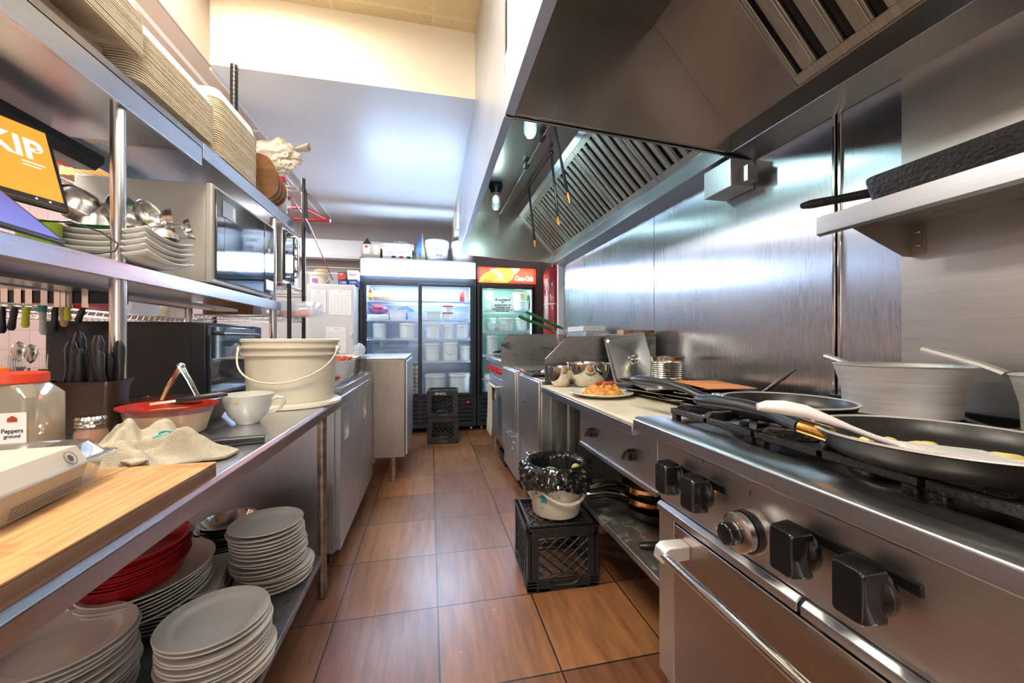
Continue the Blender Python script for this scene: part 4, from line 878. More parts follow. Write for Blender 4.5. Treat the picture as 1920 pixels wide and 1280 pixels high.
part('channel', MB().prism([(-1.44, 1.84), (-1.40, 1.81), (-1.33, 1.81), (-1.30, 1.84), (-1.30, 1.868), (-1.44, 1.868)], 'y', -0.5, 1.87), BLACKM, t)
for (x, y) in ((-0.985, 1.47), (-0.985, 2.71), (-1.455, 1.47), (-1.455, 2.71), (-0.985, 0.1)):
    part('post', MB().lathe([(0.021, TZ), (0.021, 1.318)], 20, (x, y, 0)), S_TUBE, t)
    part('post', MB().lathe([(0.019, 1.370), (0.019, 1.905)], 20, (x, y, 0)), S_TUBE, t)
t = thing('ribbed_pole', 'ribbed dark steel pole rising behind the square tray stack', 'pole', (-1.11, 2.495, 1.976))
pr = []
for k in range(29): z = 1.976 + k*0.0255; pr += [(0.0155, z), (0.0155, z+0.021), (0.0135, z+0.022), (0.0135, z+0.0245)]
part('shaft', MB().lathe(pr[:-2] + [(0.010, pr[-1][1])], 16, (-1.11, 2.495, 0), None, 1.25, 1.25), BLACKM, t)

# ================================================================ LEFT: BELOW THE TABLE
SZ = 0.198
def dinner(r):
    return MB().lathe([(0, 0), (r*0.60, 0), (r*0.66, 0.003), (r*0.97, 0.018), (r, 0.021), (r*0.985, 0.0240), (r*0.95, 0.0225), (r*0.80, 0.0195), (r*0.765, 0.017), (r*0.70, 0.0085), (r*0.64, 0.0062), (0, 0.0056)], 56)
P1 = tag(part('dinner_plate', dinner(0.128), MELA), 'x', 'plate'); P2 = tag(part('dinner_plate', dinner(0.123), MELA), 'x', 'plate')
g = 'white plates stacked under the table'
stack(P1, -0.578, 1.615, SZ+0.001, 5, 0.0135, 'large white round plate', 'tall stack by the steel bowls', 'plate', g, 0.010, first=True)
stack(P2, -0.588, 1.60, SZ+0.001+5*0.0135, 12, 0.0135, 'white round plate', 'tall stack by the steel bowls', 'plate', g, 0.007, lean=(-0.0012, 0), first=True)
stack(P1, -0.562, 1.195, SZ+0.001, 12, 0.0135, 'white round plate', 'stack at the shelf lip', 'plate', g, 0.006, lean=(-0.0008, -0.001))
P3 = tag(part('dinner_plate', dinner(0.135), MELA), 'x', 'plate')
stack(P3, -0.89, 1.16, SZ+0.001, 13, 0.0135, 'deep white plate', 'wide stack below the cutting board', 'plate', g, 0.008, first=True)
stack(P2, -0.645, 0.955, SZ+0.001, 6, 0.0140, 'white plate', 'low stack cut by the lower frame', 'plate', g, 0.006)
stack(P2, -1.03, 0.94, SZ+0.001, 6, 0.0140, 'white plate', 'stack in the lower frame corner', 'plate', g, 0.005)
# platters and red baskets
def platter(rx, ry):
    return MB().lathe([(0, 0), (0.62, 0), (0.70, 0.004), (0.98, 0.028), (1.0, 0.031), (0.985, 0.0335), (0.90, 0.026), (0.72, 0.010), (0.6, 0.006), (0, 0.006)], 48, (0, 0, 0), None, rx, ry)
def scaled(mb, n=None):
    return mb
def ell(prof, rx, ry, n=48):
    return MB().lathe(prof, n, (0, 0, 0), None, rx, ry)
PL = tag(part('oval_platter', platter(0.155, 0.19), MELA), 'x', 'platter')
PQ = MB().rr([(0, 0.085, 0.085, 0.02), (0.004, 0.10, 0.10, 0.02), (0.022, 0.132, 0.132, 0.02), (0.025, 0.132, 0.132, 0.02), (0.010, 0.098, 0.098, 0.02), (0.006, 0.08, 0.08, 0.02)], 5)
PS = tag(part('square_plate', PQ, MELA), 'x', 'plate')
stack(PS, -0.84, 1.50, SZ+0.001, 8, 0.012, 'white square plate', 'stack below the oval platters', 'plate', 'square plates under the red baskets', 0.005, first=True, rz=R(14))
stack(PL, -0.875, 1.43, SZ+0.001+8*0.012, 7, 0.011, 'white oval platter', 'stack carrying the red baskets', 'platter', 'oval platters under the red baskets', 0.005, first=True)
RB = tag(part('food_basket', ell([(0, 0), (0.80, 0), (0.86, 0.004), (0.975, 0.042), (1.0, 0.044), (1.0, 0.047), (0.96, 0.046), (0.84, 0.007), (0, 0.005)], 0.125, 0.15), REDP), 'x', 'basket')
stack(RB, -0.90, 1.415, SZ+0.001+8*0.012+7*0.011+0.002, 9, 0.0088, 'red oval plastic basket', 'red stack under the table', 'basket', 'red oval food baskets', 0.003, first=True)
stack(PS, -1.22, 1.25, SZ+0.001, 9, 0.012, 'white square plate', 'back stack behind the red baskets', 'plate', 'square plates at the back of the shelf', 0.004, rz=R(5))
# steel bowls
BW = tag(part('steel_bowl', MB().lathe([(0, 0), (0.05, 0), (0.078, 0.018), (0.092, 0.045), (0.100, 0.050), (0.100, 0.052), (0.090, 0.050), (0.075, 0.022), (0.048, 0.003), (0, 0.003)], 40), S_MIRROR), 'x', 'bowl')
stack(BW, -0.80, 1.742, SZ+0.055, 9, 0.0125, 'shiny steel bowl', 'tipping stack by the plates', 'bowl', 'steel bowls under the table', 0.010, first=True)
solo('storage_box', MB().box(-0.88, -0.72, 1.665, 1.77, SZ+0.001, SZ+0.053), BLACK, 'dark box under the steel bowl stack', 'box', (-0.80, 1.72, SZ), bevel=0.004)
t = thing('round_container', 'white round tub holding pink patterned paper', 'container', (-0.985, 1.705, SZ))
part('tub_body', MB().lathe([(0, 0), (0.065, 0), (0.076, 0.16), (0.080, 0.16), (0.080, 0.185), (0.075, 0.185), (0.072, 0.16), (0.06, 0.006), (0, 0.006)], 36, (-0.985, 1.705, SZ+0.001)), TUBW, t)
solo('paper_bundle', MB().rr([(SZ+0.03, 0.036, 0.036, 0.01), (SZ+0.30, 0.050, 0.050, 0.01)], 4, M=T(-0.985, 1.705, 0, rz=R(20))), grid_material('pink crackle paper', (0.50, 0.17, 0.12), (0.62, 0.36, 0.30), (0.02, 0.018), 0.0015, swz=(1, 2)), 'bundle of pink patterned paper standing in the round tub', 'paper', (-0.985, 1.705, SZ+0.03))

# ================================================================ LEFT: ON THE TABLE
t = thing('cutting_board', 'thick wooden cutting board stained orange at the table edge', 'cutting board', (-0.62, 0.5, TZ))
part('board_core', MB().box(-0.905, -0.430, 0.05, 0.895, TZ+0.0006, TZ+0.026), PLY, t, bevel=0.002)
part('board_face', MB().box(-0.905, -0.430, 0.05, 0.895, TZ+0.026, TZ+0.031), WOOD, t, bevel=0.0015)
BZ = TZ+0.0315
# clamshell with cardboard sleeve
cx, cy = -0.665, 0.705; CM = T(cx, cy, BZ, rz=R(8))
t = thing('pastry_package', 'clear clamshell of rolled pastries in a printed paper sleeve', 'package', (cx, cy, BZ))
part('clear_tray', MB().rr([(0.001, 0.09, 0.115, 0.02), (0.002, 0.095, 0.12, 0.02), (0.045, 0.105, 0.130, 0.025), (0.047, 0.118, 0.145, 0.03)], 6, M=CM, cap1=False), CLEARB, t, solid=0.0008)
part('clear_lid', MB().rr([(0.048, 0.118, 0.145, 0.03), (0.050, 0.105, 0.132, 0.025), (0.072, 0.092, 0.118, 0.03), (0.074, 0.080, 0.105, 0.03)], 6, M=CM, cap0=False), CLEARB, t, solid=0.0008)
sl = [(-0.097, 0.002), (-0.110, 0.046), (-0.096, 0.0745), (0.096, 0.0745), (0.110, 0.046), (0.097, 0.002)]
sm = MB()
for i in range(5):
    (a, za), (b_, zb) = sl[i], sl[i+1]
    V = [(a, -0.11, za), (b_, -0.11, zb), (b_, 0.052, zb), (a, 0.052, za)]; sm.add(V, [(0, 1, 2, 3)], CM @ Matrix.Scale(1.03, 4, (1, 0, 0)))
part('paper_sleeve', sm, plain('unbleached sleeve card', (0.52, 0.45, 0.37), 0.7, vary=0.05), t, solid=0.0008, smooth=False)
sd = MB()
for k in range(5):
    z = 0.010 + k*0.0035; x = 0.1005*1.03 + (z/0.046)*0.012 + 0.0015
    sd.box(x, x+0.0004, -0.09, 0.044, z, z+0.0009, CM)
part('small_print', sd, INK, t)
lp = MB(); LM2 = CM @ T(0.1085, 0.02, 0.061, ry=R(62))
lp.ring([(0.0105, 0.0012), (0.0115, 0.0012), (0.0115, 0.0015), (0.0105, 0.0015)], 24, M=LM2)
lp.prism([(0, 0.006), (0.0015, 0.003), (0.005, 0.004), (0.0045, 0.001), (0.0065, 0), (0.0045, -0.001), (0.005, -0.004), (0.0015, -0.003), (0, -0.006), (-0.0015, -0.003), (-0.005, -0.004), (-0.0045, -0.001), (-0.0065, 0), (-0.0045, 0.001), (-0.005, 0.004), (-0.0015, 0.003)], 'z', 0.0012, 0.0016, M=LM2)
part('maple_leaf_print', lp, INK, t)
k_ = 0
for ix in (-0.04, 0.02, 0.07):
    for iy in (-0.085, -0.03, 0.03, 0.09):
        k_ += 1; M = CM @ T(ix, iy, 0.022) 
        solo('pastry_roll', MB().tube([tuple(M @ Vector((0, -0.022, 0))), tuple(M @ Vector((0, -0.018, 0))), tuple(M @ Vector((0, 0.018, 0))), tuple(M @ Vector((0, 0.022, 0)))], [0.010, 0.019, 0.019, 0.010], 14), BREAD, 'rolled pastry inside the clear package on the board' if k_ != 12 else 'rolled pastry showing past the paper sleeve end', 'pastry', tuple(M @ Vector((0, 0, -0.02))), 'rolled pastries in the package' if k_ != 12 else None)
# towel
def tw(u, v):
    ca, sa = math.cos(R(-38)), math.sin(R(-38)); U_ = (u-0.5)*0.33; V_ = (v-0.5)*0.21
    U_ += 0.018*math.sin(9*v+1); V_ += 0.016*math.sin(8*u)
    X = -0.662 + U_*ca - V_*sa; Y = 1.070 + U_*sa + V_*ca
    e = min(1, min(u, 1-u, v, 1-v)*7)
    def ridge(q, w): return math.exp(-(q/w)**2)
    h = 0.030*ridge(v-0.30-0.12*math.sin(4*u+1), 0.10) + 0.034*ridge(v-0.72+0.15*(u-.3), 0.13) + 0.022*ridge(v-0.50-0.25*(u-0.5), 0.05) + 0.020*ridge(u-0.3+0.4*(v-.5), 0.07) + 0.014*ridge(u-0.75-0.3*v+.1, 0.05)
    h += 0.016*abs(nz(X+3, Y, 0, 9.0, 3)) + 0.006*nz(X, Y+7, 0, 22.0, 3) + 0.006
    base = TZ+0.006 if Y > 0.91 or X > -0.42 else BZ+0.005
    return (X, Y, base + max(0.0, h*e))
t = thing('dish_towel', 'crumpled cream terry towel with green stripes beside the board', 'towel', (-0.655, 1.07, TZ+0.003))
part('cloth', MB().surf(tw, 110, 80), TOWEL, t, solid=0.007)
for a, b0 in ((0.10, 0.62), (0.34, 0.66), (0.52, 0.55)):
    part('stripe', MB().surf(lambda u, v, a=a, b0=b0: (lambda p: (p[0], p[1], p[2]+0.0062))(tw(a+u*0.055, b0+v*0.20)), 8, 30), TEAL, t, solid=0.0008)
t = thing('kitchen_knife', 'knife with black handle lying at the table edge', 'knife', (-0.53, 1.15, TZ))
part('handle', MB().rr([(-0.062, 0.009, 0.012, 0.005), (0.0, 0.010, 0.014, 0.005), (0.050, 0.010, 0.013, 0.005), (0.064, 0.008, 0.012, 0.005)], 5, M=T(-0.505, 1.155, TZ+0.011, rz=R(-90+14)) @ Matrix.Rotation(R(90), 4, 'X') @ Matrix.Rotation(R(90), 4, 'Z')), BLACK, t)
part('blade', MB().prism([(-0.56, 1.150), (-0.66, 1.100), (-0.78, 1.075), (-0.66, 1.135), (-0.562, 1.170)], 'z', TZ+0.008, TZ+0.0095), S_MIRROR, t)
# cup
cx, cy = -0.605, 1.455
t = thing('cup', 'white ceramic cup with a brown drip on its rim', 'cup', (cx, cy, TZ))
part('cup_body', MB().lathe([(0, 0.002), (0.030, 0.002), (0.031, 0), (0.034, 0), (0.036, 0.006), (0.055, 0.028), (0.069, 0.060), (0.074, 0.092), (0.0755, 0.098), (0.073, 0.099), (0.071, 0.092), (0.066, 0.060), (0.052, 0.030), (0.032, 0.010), (0, 0.008)], 44, (cx, cy, TZ+0.0008)), CERAMIC, t)
part('handle', MB().tube([(cx+0.070, cy+0.004, TZ+0.078), (cx+0.088, cy+0.005, TZ+0.086), (cx+0.106, cy+0.006, TZ+0.082), (cx+0.110, cy+0.006, TZ+0.066), (cx+0.096, cy+0.006, TZ+0.048), (cx+0.076, cy+0.005, TZ+0.036), (cx+0.058, cy+0.004, TZ+0.034)], 0.0052, 10, sx=1.4), CERAMIC, t)
part('coffee_stain', MB().lathe([(0, 0.0), (0.008, 0.0004), (0, 0.0008)], 10, M=T(cx-0.005, cy-0.0735, TZ+0.082) @ Matrix.Rotation(R(83), 4, 'X') @ Matrix.Scale(0.5, 4, (0, 1, 0))), BREAD, t)
# bucket
cx, cy = -0.60, 1.865
t = thing('bucket', 'big cream plastic bucket with wire handle on the table', 'bucket', (cx, cy, TZ))
part('bucket_body', MB().lathe([(0, 0), (0.162, 0), (0.164, 0.020), (0.168, 0.022), (0.177, 0.215), (0.190, 0.217), (0.190, 0.228), (0.180, 0.230), (0.180, 0.245), (0.194, 0.247), (0.194, 0.256), (0.184, 0.258), (0.186, 0.272), (0.192, 0.274), (0.192, 0.283), (0.186, 0.286), (0, 0.286)], 60, (cx, cy, TZ+0.0008)), PAIL, t)
part('base_lid', MB().lathe([(0.165, 0.001), (0.200, 0.001), (0.202, 0.005), (0.200, 0.014), (0.188, 0.020), (0.165, 0.021)], 60, (cx, cy, TZ+0.0008)), PAIL, t)
hp = []
for k in range(25):
    a = R(192 + 156*k/24); s = math.sin(math.pi*k/24); hp.append((cx+0.200*math.cos(a), cy+0.200*math.sin(a)-0.002, TZ+0.245-0.135*s**0.75))
part('handle', MB().tube(hp, 0.0035, 8), S_TUBE if False else PAIL, t)
for a in (190, 350): part('handle_lug', MB().ball((cx+0.196*math.cos(R(a)), cy+0.196*math.sin(R(a)), TZ+0.245), 0.012), PAIL, t)
# stuff to the right of the bucket, on the raised board
RZ = TZ+0.041
solo('chopping_board', MB().box(-0.62, -0.475, 2.08, 2.50, RZ, RZ+0.022), BROWNW, 'small brown chopping board behind the big bucket', 'chopping board', (-0.55, 2.3, RZ), bevel=0.004)
t = thing('clear_container', 'clear plastic tub full of wrapped sausages behind the bucket', 'container', (-0.50, 2.46, RZ+0.023))
part('tub_body', MB().rr([(RZ+0.0225, 0.062, 0.10, 0.02), (RZ+0.12, 0.072, 0.115, 0.02), (RZ+0.125, 0.080, 0.122, 0.02)], 5, M=T(-0.525, 2.40, 0), cap1=False), CLEARP, t, solid=0.002)
for k in range(7):
    x = -0.575 + 0.017*k; 
    solo('sausage', MB().tube([(x, 2.32, RZ+0.115+0.006*(k % 3)), (x+0.004, 2.36, RZ+0.135+0.006*(k % 2)), (x+0.004, 2.42, RZ+0.138), (x, 2.47, RZ+0.12)], [0.008, 0.013, 0.013, 0.008], 10), SAUS, 'red wrapped sausage in the clear tub behind the bucket', 'sausage', (x, 2.40, RZ+0.115), 'sausages in the clear tub')
for k in range(2): solo('sausage', MB().tube([(-0.60+0.05*k, 2.15+.03*k, RZ+0.037), (-0.56+0.05*k, 2.17+.03*k, RZ+0.039), (-0.53+0.04*k, 2.21+.03*k, RZ+0.037)], [0.008, 0.014, 0.009], 10), SAUS, 'red sausage lying on the small brown board', 'sausage', (-0.56+0.05*k, 2.17, RZ+0.024), 'sausages on the small board')
t = thing('food_pan', 'deep grey steel food pan with frayed filling at the counter end', 'pan', (-0.56, 2.85, RZ))
part('pan_body', MB().rr([(RZ+0.001, 0.105, 0.13, 0.03), (RZ+0.115, 0.128, 0.153, 0.03), (RZ+0.118, 0.145, 0.170, 0.02), (RZ+0.122, 0.145, 0.170, 0.02), (RZ+0.120, 0.126, 0.151, 0.03), (RZ+0.01, 0.10, 0.125, 0.03)], 6, M=T(-0.585, 2.85, 0)), S_DIRTY, t)
solo('plastic_sheet', MB().rr([(RZ+0.123, 0.11, 0.14, 0.02), (RZ+0.133, 0.10, 0.13, 0.02)], 5, M=T(-0.60, 2.85, 0)), BAGW, 'pale plastic sheet lying on the deep food pan', 'sheet', (-0.6, 2.85, RZ+0.123))
def crumple(c, rx, ry, rz_, seed, nu=48, nv=30, amp=0.22):
    def f(u, v):
        a = u*2*math.pi; b_ = v*math.pi; d = (math.cos(a)*math.sin(b_), math.sin(a)*math.sin(b_), -math.cos(b_))
        q = nz(d[0]+seed*3.1, d[1], d[2], 1.6, 4); q2 = 1-abs(nz(d[0], d[1]+seed*1.7, d[2], 2.6, 3))*2
        n = 1 + amp*(0.9*q - 0.45*q2*abs(q2))
        return (c[0]+rx*n*d[0], c[1]+ry*n*d[1], c[2]+rz_*n*d[2])
    return MB().surf(f, nu, nv)
solo('plastic_wrap', crumple((-0.50, 2.92, RZ+0.165), 0.04, 0.04, 0.055, 2), FILM, 'crumpled clear plastic wrap standing on the food pan', 'wrap', (-0.5, 2.92, RZ+0.12), smooth=False)
# red lidded bowl + dark tray + tongs
cx, cy = -0.760, 1.325
t = thing('food_tub', 'clear round tub of orange sauce with a red rim', 'container', (cx, cy, TZ))
part('tub_body', MB().lathe([(0, 0), (0.080, 0), (0.090, 0.008), (0.108, 0.078), (0.118, 0.082), (0.118, 0.086)], 44, (cx, cy, TZ+0.001), None, 1, 0.85, cap=False), CLEARP, t)
part('sauce', MB().lathe([(0, 0.004), (0.078, 0.004), (0.088, 0.012), (0.102, 0.066), (0.06, 0.070), (0, 0.068)], 40, (cx, cy, TZ+0.001), None, 1, 0.85), plain('pale orange sauce', (0.66, 0.36, 0.14), 0.35, vary=0.3), t)
part('red_rim', MB().ring([(0.104, 0.064), (0.110, 0.086), (0.121, 0.088), (0.121, 0.083), (0.108, 0.078)], 44, (cx, cy, TZ+0.002), None, 1, 0.85), SAUCE, t)
cx2, cy2 = -0.86, 1.52
t = thing('sauce_tray', 'black square tray of dark red chilli paste behind the orange tub', 'tray', (cx2, cy2, TZ))
part('tray_body', MB().rr([(TZ+0.001, 0.115, 0.08, 0.02), (TZ+0.075, 0.150, 0.105, 0.02), (TZ+0.082, 0.162, 0.115, 0.02), (TZ+0.080, 0.148, 0.103, 0.02), (TZ+0.01, 0.11, 0.075, 0.02)], 5, M=T(cx2, cy2, 0)), BLACKM, t)
part('paste', MB().rr([(TZ+0.02, 0.11, 0.075, 0.02), (TZ+0.074, 0.145, 0.10, 0.02), (TZ+0.083, 0.10, 0.07, 0.03)], 5, M=T(cx2, cy2, 0)), DARKSAUCE, t)
t = thing('tongs', 'steel tongs with black grips resting open on the red rimmed tub', 'tongs', (-0.75, 1.36, TZ+0.09))
part('arm', MB().tube([(-0.800, 1.36, TZ+0.100), (-0.775, 1.36, TZ+0.155), (-0.751, 1.362, TZ+0.200)], [0.004, 0.006, 0.006], 8, sx=2.2), S_MIRROR, t)
part('arm', MB().tube([(-0.751, 1.362, TZ+0.200), (-0.725, 1.358, TZ+0.155), (-0.700, 1.35, TZ+0.108)], [0.006, 0.005, 0.004], 8, sx=2.2), S_MIRROR, t)
part('hinge', MB().ball((-0.751, 1.362, TZ+0.201), 0.011), S_TUBE, t)
part('grip', MB().tube([(-0.745, 1.33, TZ+0.098), (-0.735, 1.33, TZ+0.100), (-0.69, 1.345, TZ+0.106), (-0.64, 1.36, TZ+0.110), (-0.625, 1.365, TZ+0.110)], [0.004, 0.008, 0.009, 0.009, 0.005], 10), BLACK, t)
part('rod', MB().tube([(-0.80, 1.31, TZ+0.094), (-0.745, 1.33, TZ+0.098)], 0.004, 6), S_MIRROR, t)
# shaker, jar
cx, cy = -0.845, 1.175
t = thing('spice_shaker', 'small glass shaker of orange spice with a ribbed steel cap', 'shaker', (cx, cy, TZ))
part('glass_body', MB().lathe([(0, 0), (0.029, 0), (0.031, 0.004), (0.031, 0.045), (0.026, 0.056), (0.026, 0.062)], 28, (cx, cy, TZ+0.001)), JARG, t)
part('spice', MB().lathe([(0, 0.003), (0.0285, 0.003), (0.0295, 0.045), (0.024, 0.055), (0, 0.055)], 28, (cx, cy, TZ+0.001)), SPICE, t)
part('cap', MB().lathe([(0.028, 0.060), (0.030, 0.062), (0.028, 0.066), (0.030, 0.070), (0.028, 0.075), (0.030, 0.080), (0.026, 0.087), (0, 0.090)], 32, (cx, cy, TZ+0.001)), S_MIRROR, t)
cx, cy = -0.953, 1.115
t = thing('spice_jar', 'large square clear jar of beige seasoning with red lid', 'jar', (cx, cy, TZ))
JM = T(cx, cy, TZ+0.001, rz=R(10))
part('jar_body', MB().rr([(0, 0.060, 0.055, 0.020), (0.004, 0.066, 0.060, 0.020), (0.150, 0.066, 0.060, 0.020), (0.176, 0.050, 0.048, 0.030), (0.180, 0.050, 0.048, 0.040)], 7, M=JM, cap1=False), JARG, t, solid=0.0015)
part('seasoning', MB().rr([(0.004, 0.062, 0.056, 0.018), (0.075, 0.0625, 0.0565, 0.018), (0.085, 0.040, 0.036, 0.03)], 6, M=JM), BEIGE, t)
part('lid', MB().lathe([(0, 0.205), (0.050, 0.205), (0.056, 0.202), (0.056, 0.182), (0.053, 0.180)], 40, M=JM), ORED, t)
lb = part('label', MB().box(0.014, 0.058, -0.0625, -0.0605, 0.045, 0.118, JM), PAPER, t)
text('Peppers', 0.014, INK, JM @ MF(0.036, -0.063, 0.078), lb, 'label_print', w=0.034); text('ground', 0.011, INK, JM @ MF(0.036, -0.063, 0.066), lb, 'label_print', w=0.026)
part('house_print', MB().prism([(0.028, 0.098), (0.028, 0.106), (0.036, 0.112), (0.044, 0.106), (0.044, 0.098)], 'y', -0.0635, -0.0630, JM), SAUS, lb)
part('label', MB().box(-0.062, -0.030, -0.0625, -0.0605, 0.05, 0.12, JM), BAGW, t)
# cutlery holders behind the jar
def holder(name, label, cx, cy, w, d, h, mat):
    t = thing(name, label, 'container', (cx, cy, TZ))
    part('holder_body', MB().rr([(0, w*0.8, d*0.8, 0.015), (h*0.9, w*0.94, d*0.94, 0.018), (h, w*1.05, d*1.05, 0.02), (h*0.99, w*0.92, d*0.92, 0.016), (0.01, w*0.76, d*0.76, 0.013)], 5, M=T(cx, cy, TZ+0.001)), mat, t)
    return t
BRP = plain('brown smoked plastic', (0.075, 0.045, 0.03), 0.3)
holder('cutlery_holder', 'brown plastic holder full of black handled knives', -1.02, 1.43, 0.075, 0.055, 0.155, BRP)
rnd = random.Random(11); kk = 0
for ix in range(5):
    for iy in range(2):
        x = -1.07 + ix*0.025; y = 1.405 + iy*0.045; kk += 1; h = rnd.uniform(0.10, 0.20); tx, ty = rnd.uniform(-.03, .03), rnd.uniform(-.01, .01)
        t = thing('table_knife', 'black handled knife standing in the brown plastic holder', 'knife', (x, y, TZ+0.02), 'black handled knives in the brown holder')
        part('handle', MB().tube([(x+tx*.4, y, TZ+0.10), (x+tx*.6, y, TZ+0.13), (x+tx*.8, y+ty, TZ+0.12+h*0.5), (x+tx, y+ty, TZ+0.14+h*0.8), (x+tx*1.1, y+ty, TZ+0.155+h*0.85)], [0.006, 0.014, 0.0125, 0.016, 0.008], 12, sx=0.8), BLACK, t)
        part('blade', MB().box(x-0.006, x+0.006, y-0.0005, y+0.0005, TZ+0.02, TZ+0.11), S_MIRROR, t)
holder('cutlery_holder', 'dark bin of forks and spoons behind the red lidded jar', -1.17, 1.36, 0.07, 0.06, 0.16, BLACKM)
for k in range(12):
    x = -1.215 + (k % 6)*0.018; y = 1.34 + (k//6)*0.035; tp = k % 3
    tx = rnd.uniform(-.03, .03); zt = TZ+0.20+rnd.uniform(0, .05); a = Vector((x, y, TZ+0.03)); e = Vector((x+tx, y, zt))
    u = MB().tube([a, a.lerp(e, .5), a.lerp(e, .8)], [0.004, 0.003, 0.003], 6, sx=1.6)
    if tp == 0:
        u.lathe([(0, -0.03), (0.012, -0.02), (0.019, 0.0), (0.016, 0.018), (0, 0.028)], 12, M=Matrix.Translation(e) @ Matrix.Scale(0.35, 4, (0, 1, 0)))
        nm, lb = 'spoon', 'steel spoon standing bowl up in the dark cutlery bin'
    else:
        e2 = a.lerp(e, .8); u.tube([e2, e2+Vector((0, 0, 0.012))], [0.004, 0.010], 8, sx=1)
        for q in range(4): u.tube([e2+Vector((-0.009+q*0.006, 0, 0.010)), e2+Vector((-0.010+q*0.0067, 0.002, 0.055))], [0.0016, 0.001], 4)
        nm, lb = 'fork', 'steel fork standing tines up in the dark cutlery bin'
    solo(nm, u, S_TUBE, lb, nm, tuple(a), nm + 's in the dark cutlery bin')
t = thing('ladle', 'dark steel ladle and orange strip at the far frame edge behind the jar', 'ladle', (-1.16, 1.22, TZ+0.16))
part('bowl', MB().ball((-1.17, 1.22, TZ+0.235), 0.045, 20, 12, sz=0.8), S_DIRTY, t)
part('handle', MB().tube([(-1.17, 1.24, TZ+0.22), (-1.20, 1.30, TZ+0.02)], 0.004, 6), S_TUBE, t)
solo('orange_peeler', MB().tube([(-1.10, 1.13, TZ+0.207), (-1.04, 1.14, TZ+0.214), (-0.99, 1.14, TZ+0.209)], [0.004, 0.012, 0.006], 10, sx=2), ORANGE, 'orange plastic peeler lying behind the red jar lid', 'utensil', (-1.04, 1.14, TZ+0.20))

# black oven on the table
OX = -0.905; oy0, oy1 = 1.80, 2.25; t = thing('toaster_oven', 'black countertop oven with reflecting glass door on the table', 'oven', (-1.16, 2.02, TZ))
part('housing', MB().box(-1.44, OX, oy0, oy1+0.05, TZ+0.02, 1.195), BLACKM, t, bevel=0.004)
part('side_panel', MB().box(-1.43, OX-0.055, oy0-0.003, oy0, TZ+0.03, 1.185), BLACKM, t, bevel=0.001)
dr = part('door', MB().box(OX, OX+0.015, oy0+0.01, oy1-0.03, TZ+0.06, 1.18), DARKG, t, bevel=0.003)
part('handle', MB().tube([(OX+0.012, oy0+0.03, 1.155), (OX+0.045, oy0+0.04, 1.150), (OX+0.045, oy1-0.07, 1.150), (OX+0.012, oy1-0.06, 1.155)], 0.007, 8), BLACKM, dr)
part('control_panel', MB().box(OX, OX+0.012, oy1-0.03, oy1+0.05, TZ+0.04, 1.19), BLACKM, t, bevel=0.002)
for q in (1.11, 1.03, 0.95): part('knob', MB().lathe([(0, 0), (0.020, 0), (0.017, 0.02), (0, 0.022)], 16, M=T(OX+0.012, oy1+0.01, q, ry=R(90))), S_TUBE, t)
for x in (-1.40, OX-0.04):
    for y in (oy0+0.04, oy1): part('foot', MB().lathe([(0.012, 0.0008), (0.015, 0.021)], 10, (x, y, TZ)), BLACK, t)

# ================================================================ LEFT: MIDDLE SHELF
MZ = 1.3705
t = thing('microwave_oven', 'beige microwave with mirror like door on the middle shelf', 'microwave', (-1.22, 2.28, MZ))
part('housing', MB().box(-1.47, -0.985, 1.96, 2.62, MZ+0.012, 1.825), MWAVE, t, bevel=0.006)
part('front_frame', MB().box(-0.985, -0.958, 1.955, 2.625, MZ+0.010, 1.828), MWAVE, t, bevel=0.006)
dr = part('door', MB().box(-0.958, -0.948, 1.975, 2.48, MZ+0.03, 1.81), DARKG, t, bevel=0.003)
part('door_mesh', MB().box(-0.948, -0.9472, 2.04, 2.44, MZ+0.09, 1.74), plain('blue black door screen', (0.02, 0.035, 0.06), 0.08, coat=1.0), dr)
part('control_panel', MB().box(-0.958, -0.946, 2.485, 2.615, MZ+0.03, 1.81), DARKG, t, bevel=0.003)
part('open_button', MB().box(-0.946, -0.943, 2.50, 2.60, MZ+0.05, MZ+0.11), S_HOOD, t, bevel=0.002)
part('rating_label', MB().box(-0.9458, -0.945, 2.53, 2.56, 1.64, 1.67), PAPER, t)
part('notice', MB().prism([(2.02, 1.70), (2.14, 1.70), (2.14, 1.775), (2.02, 1.775)], 'x', -0.9465, -0.944), S_HOOD, dr)
part('barcode_label', MB().box(-0.9438, -0.943, 2.11, 2.13, 1.715, 1.765), PAPER, dr)
for x in (-1.42, -1.02):
    for y in (2.02, 2.56): part('foot', MB().lathe([(0.012, 0.0), (0.014, 0.013)], 10, (x, y, MZ)), BLACK, t)
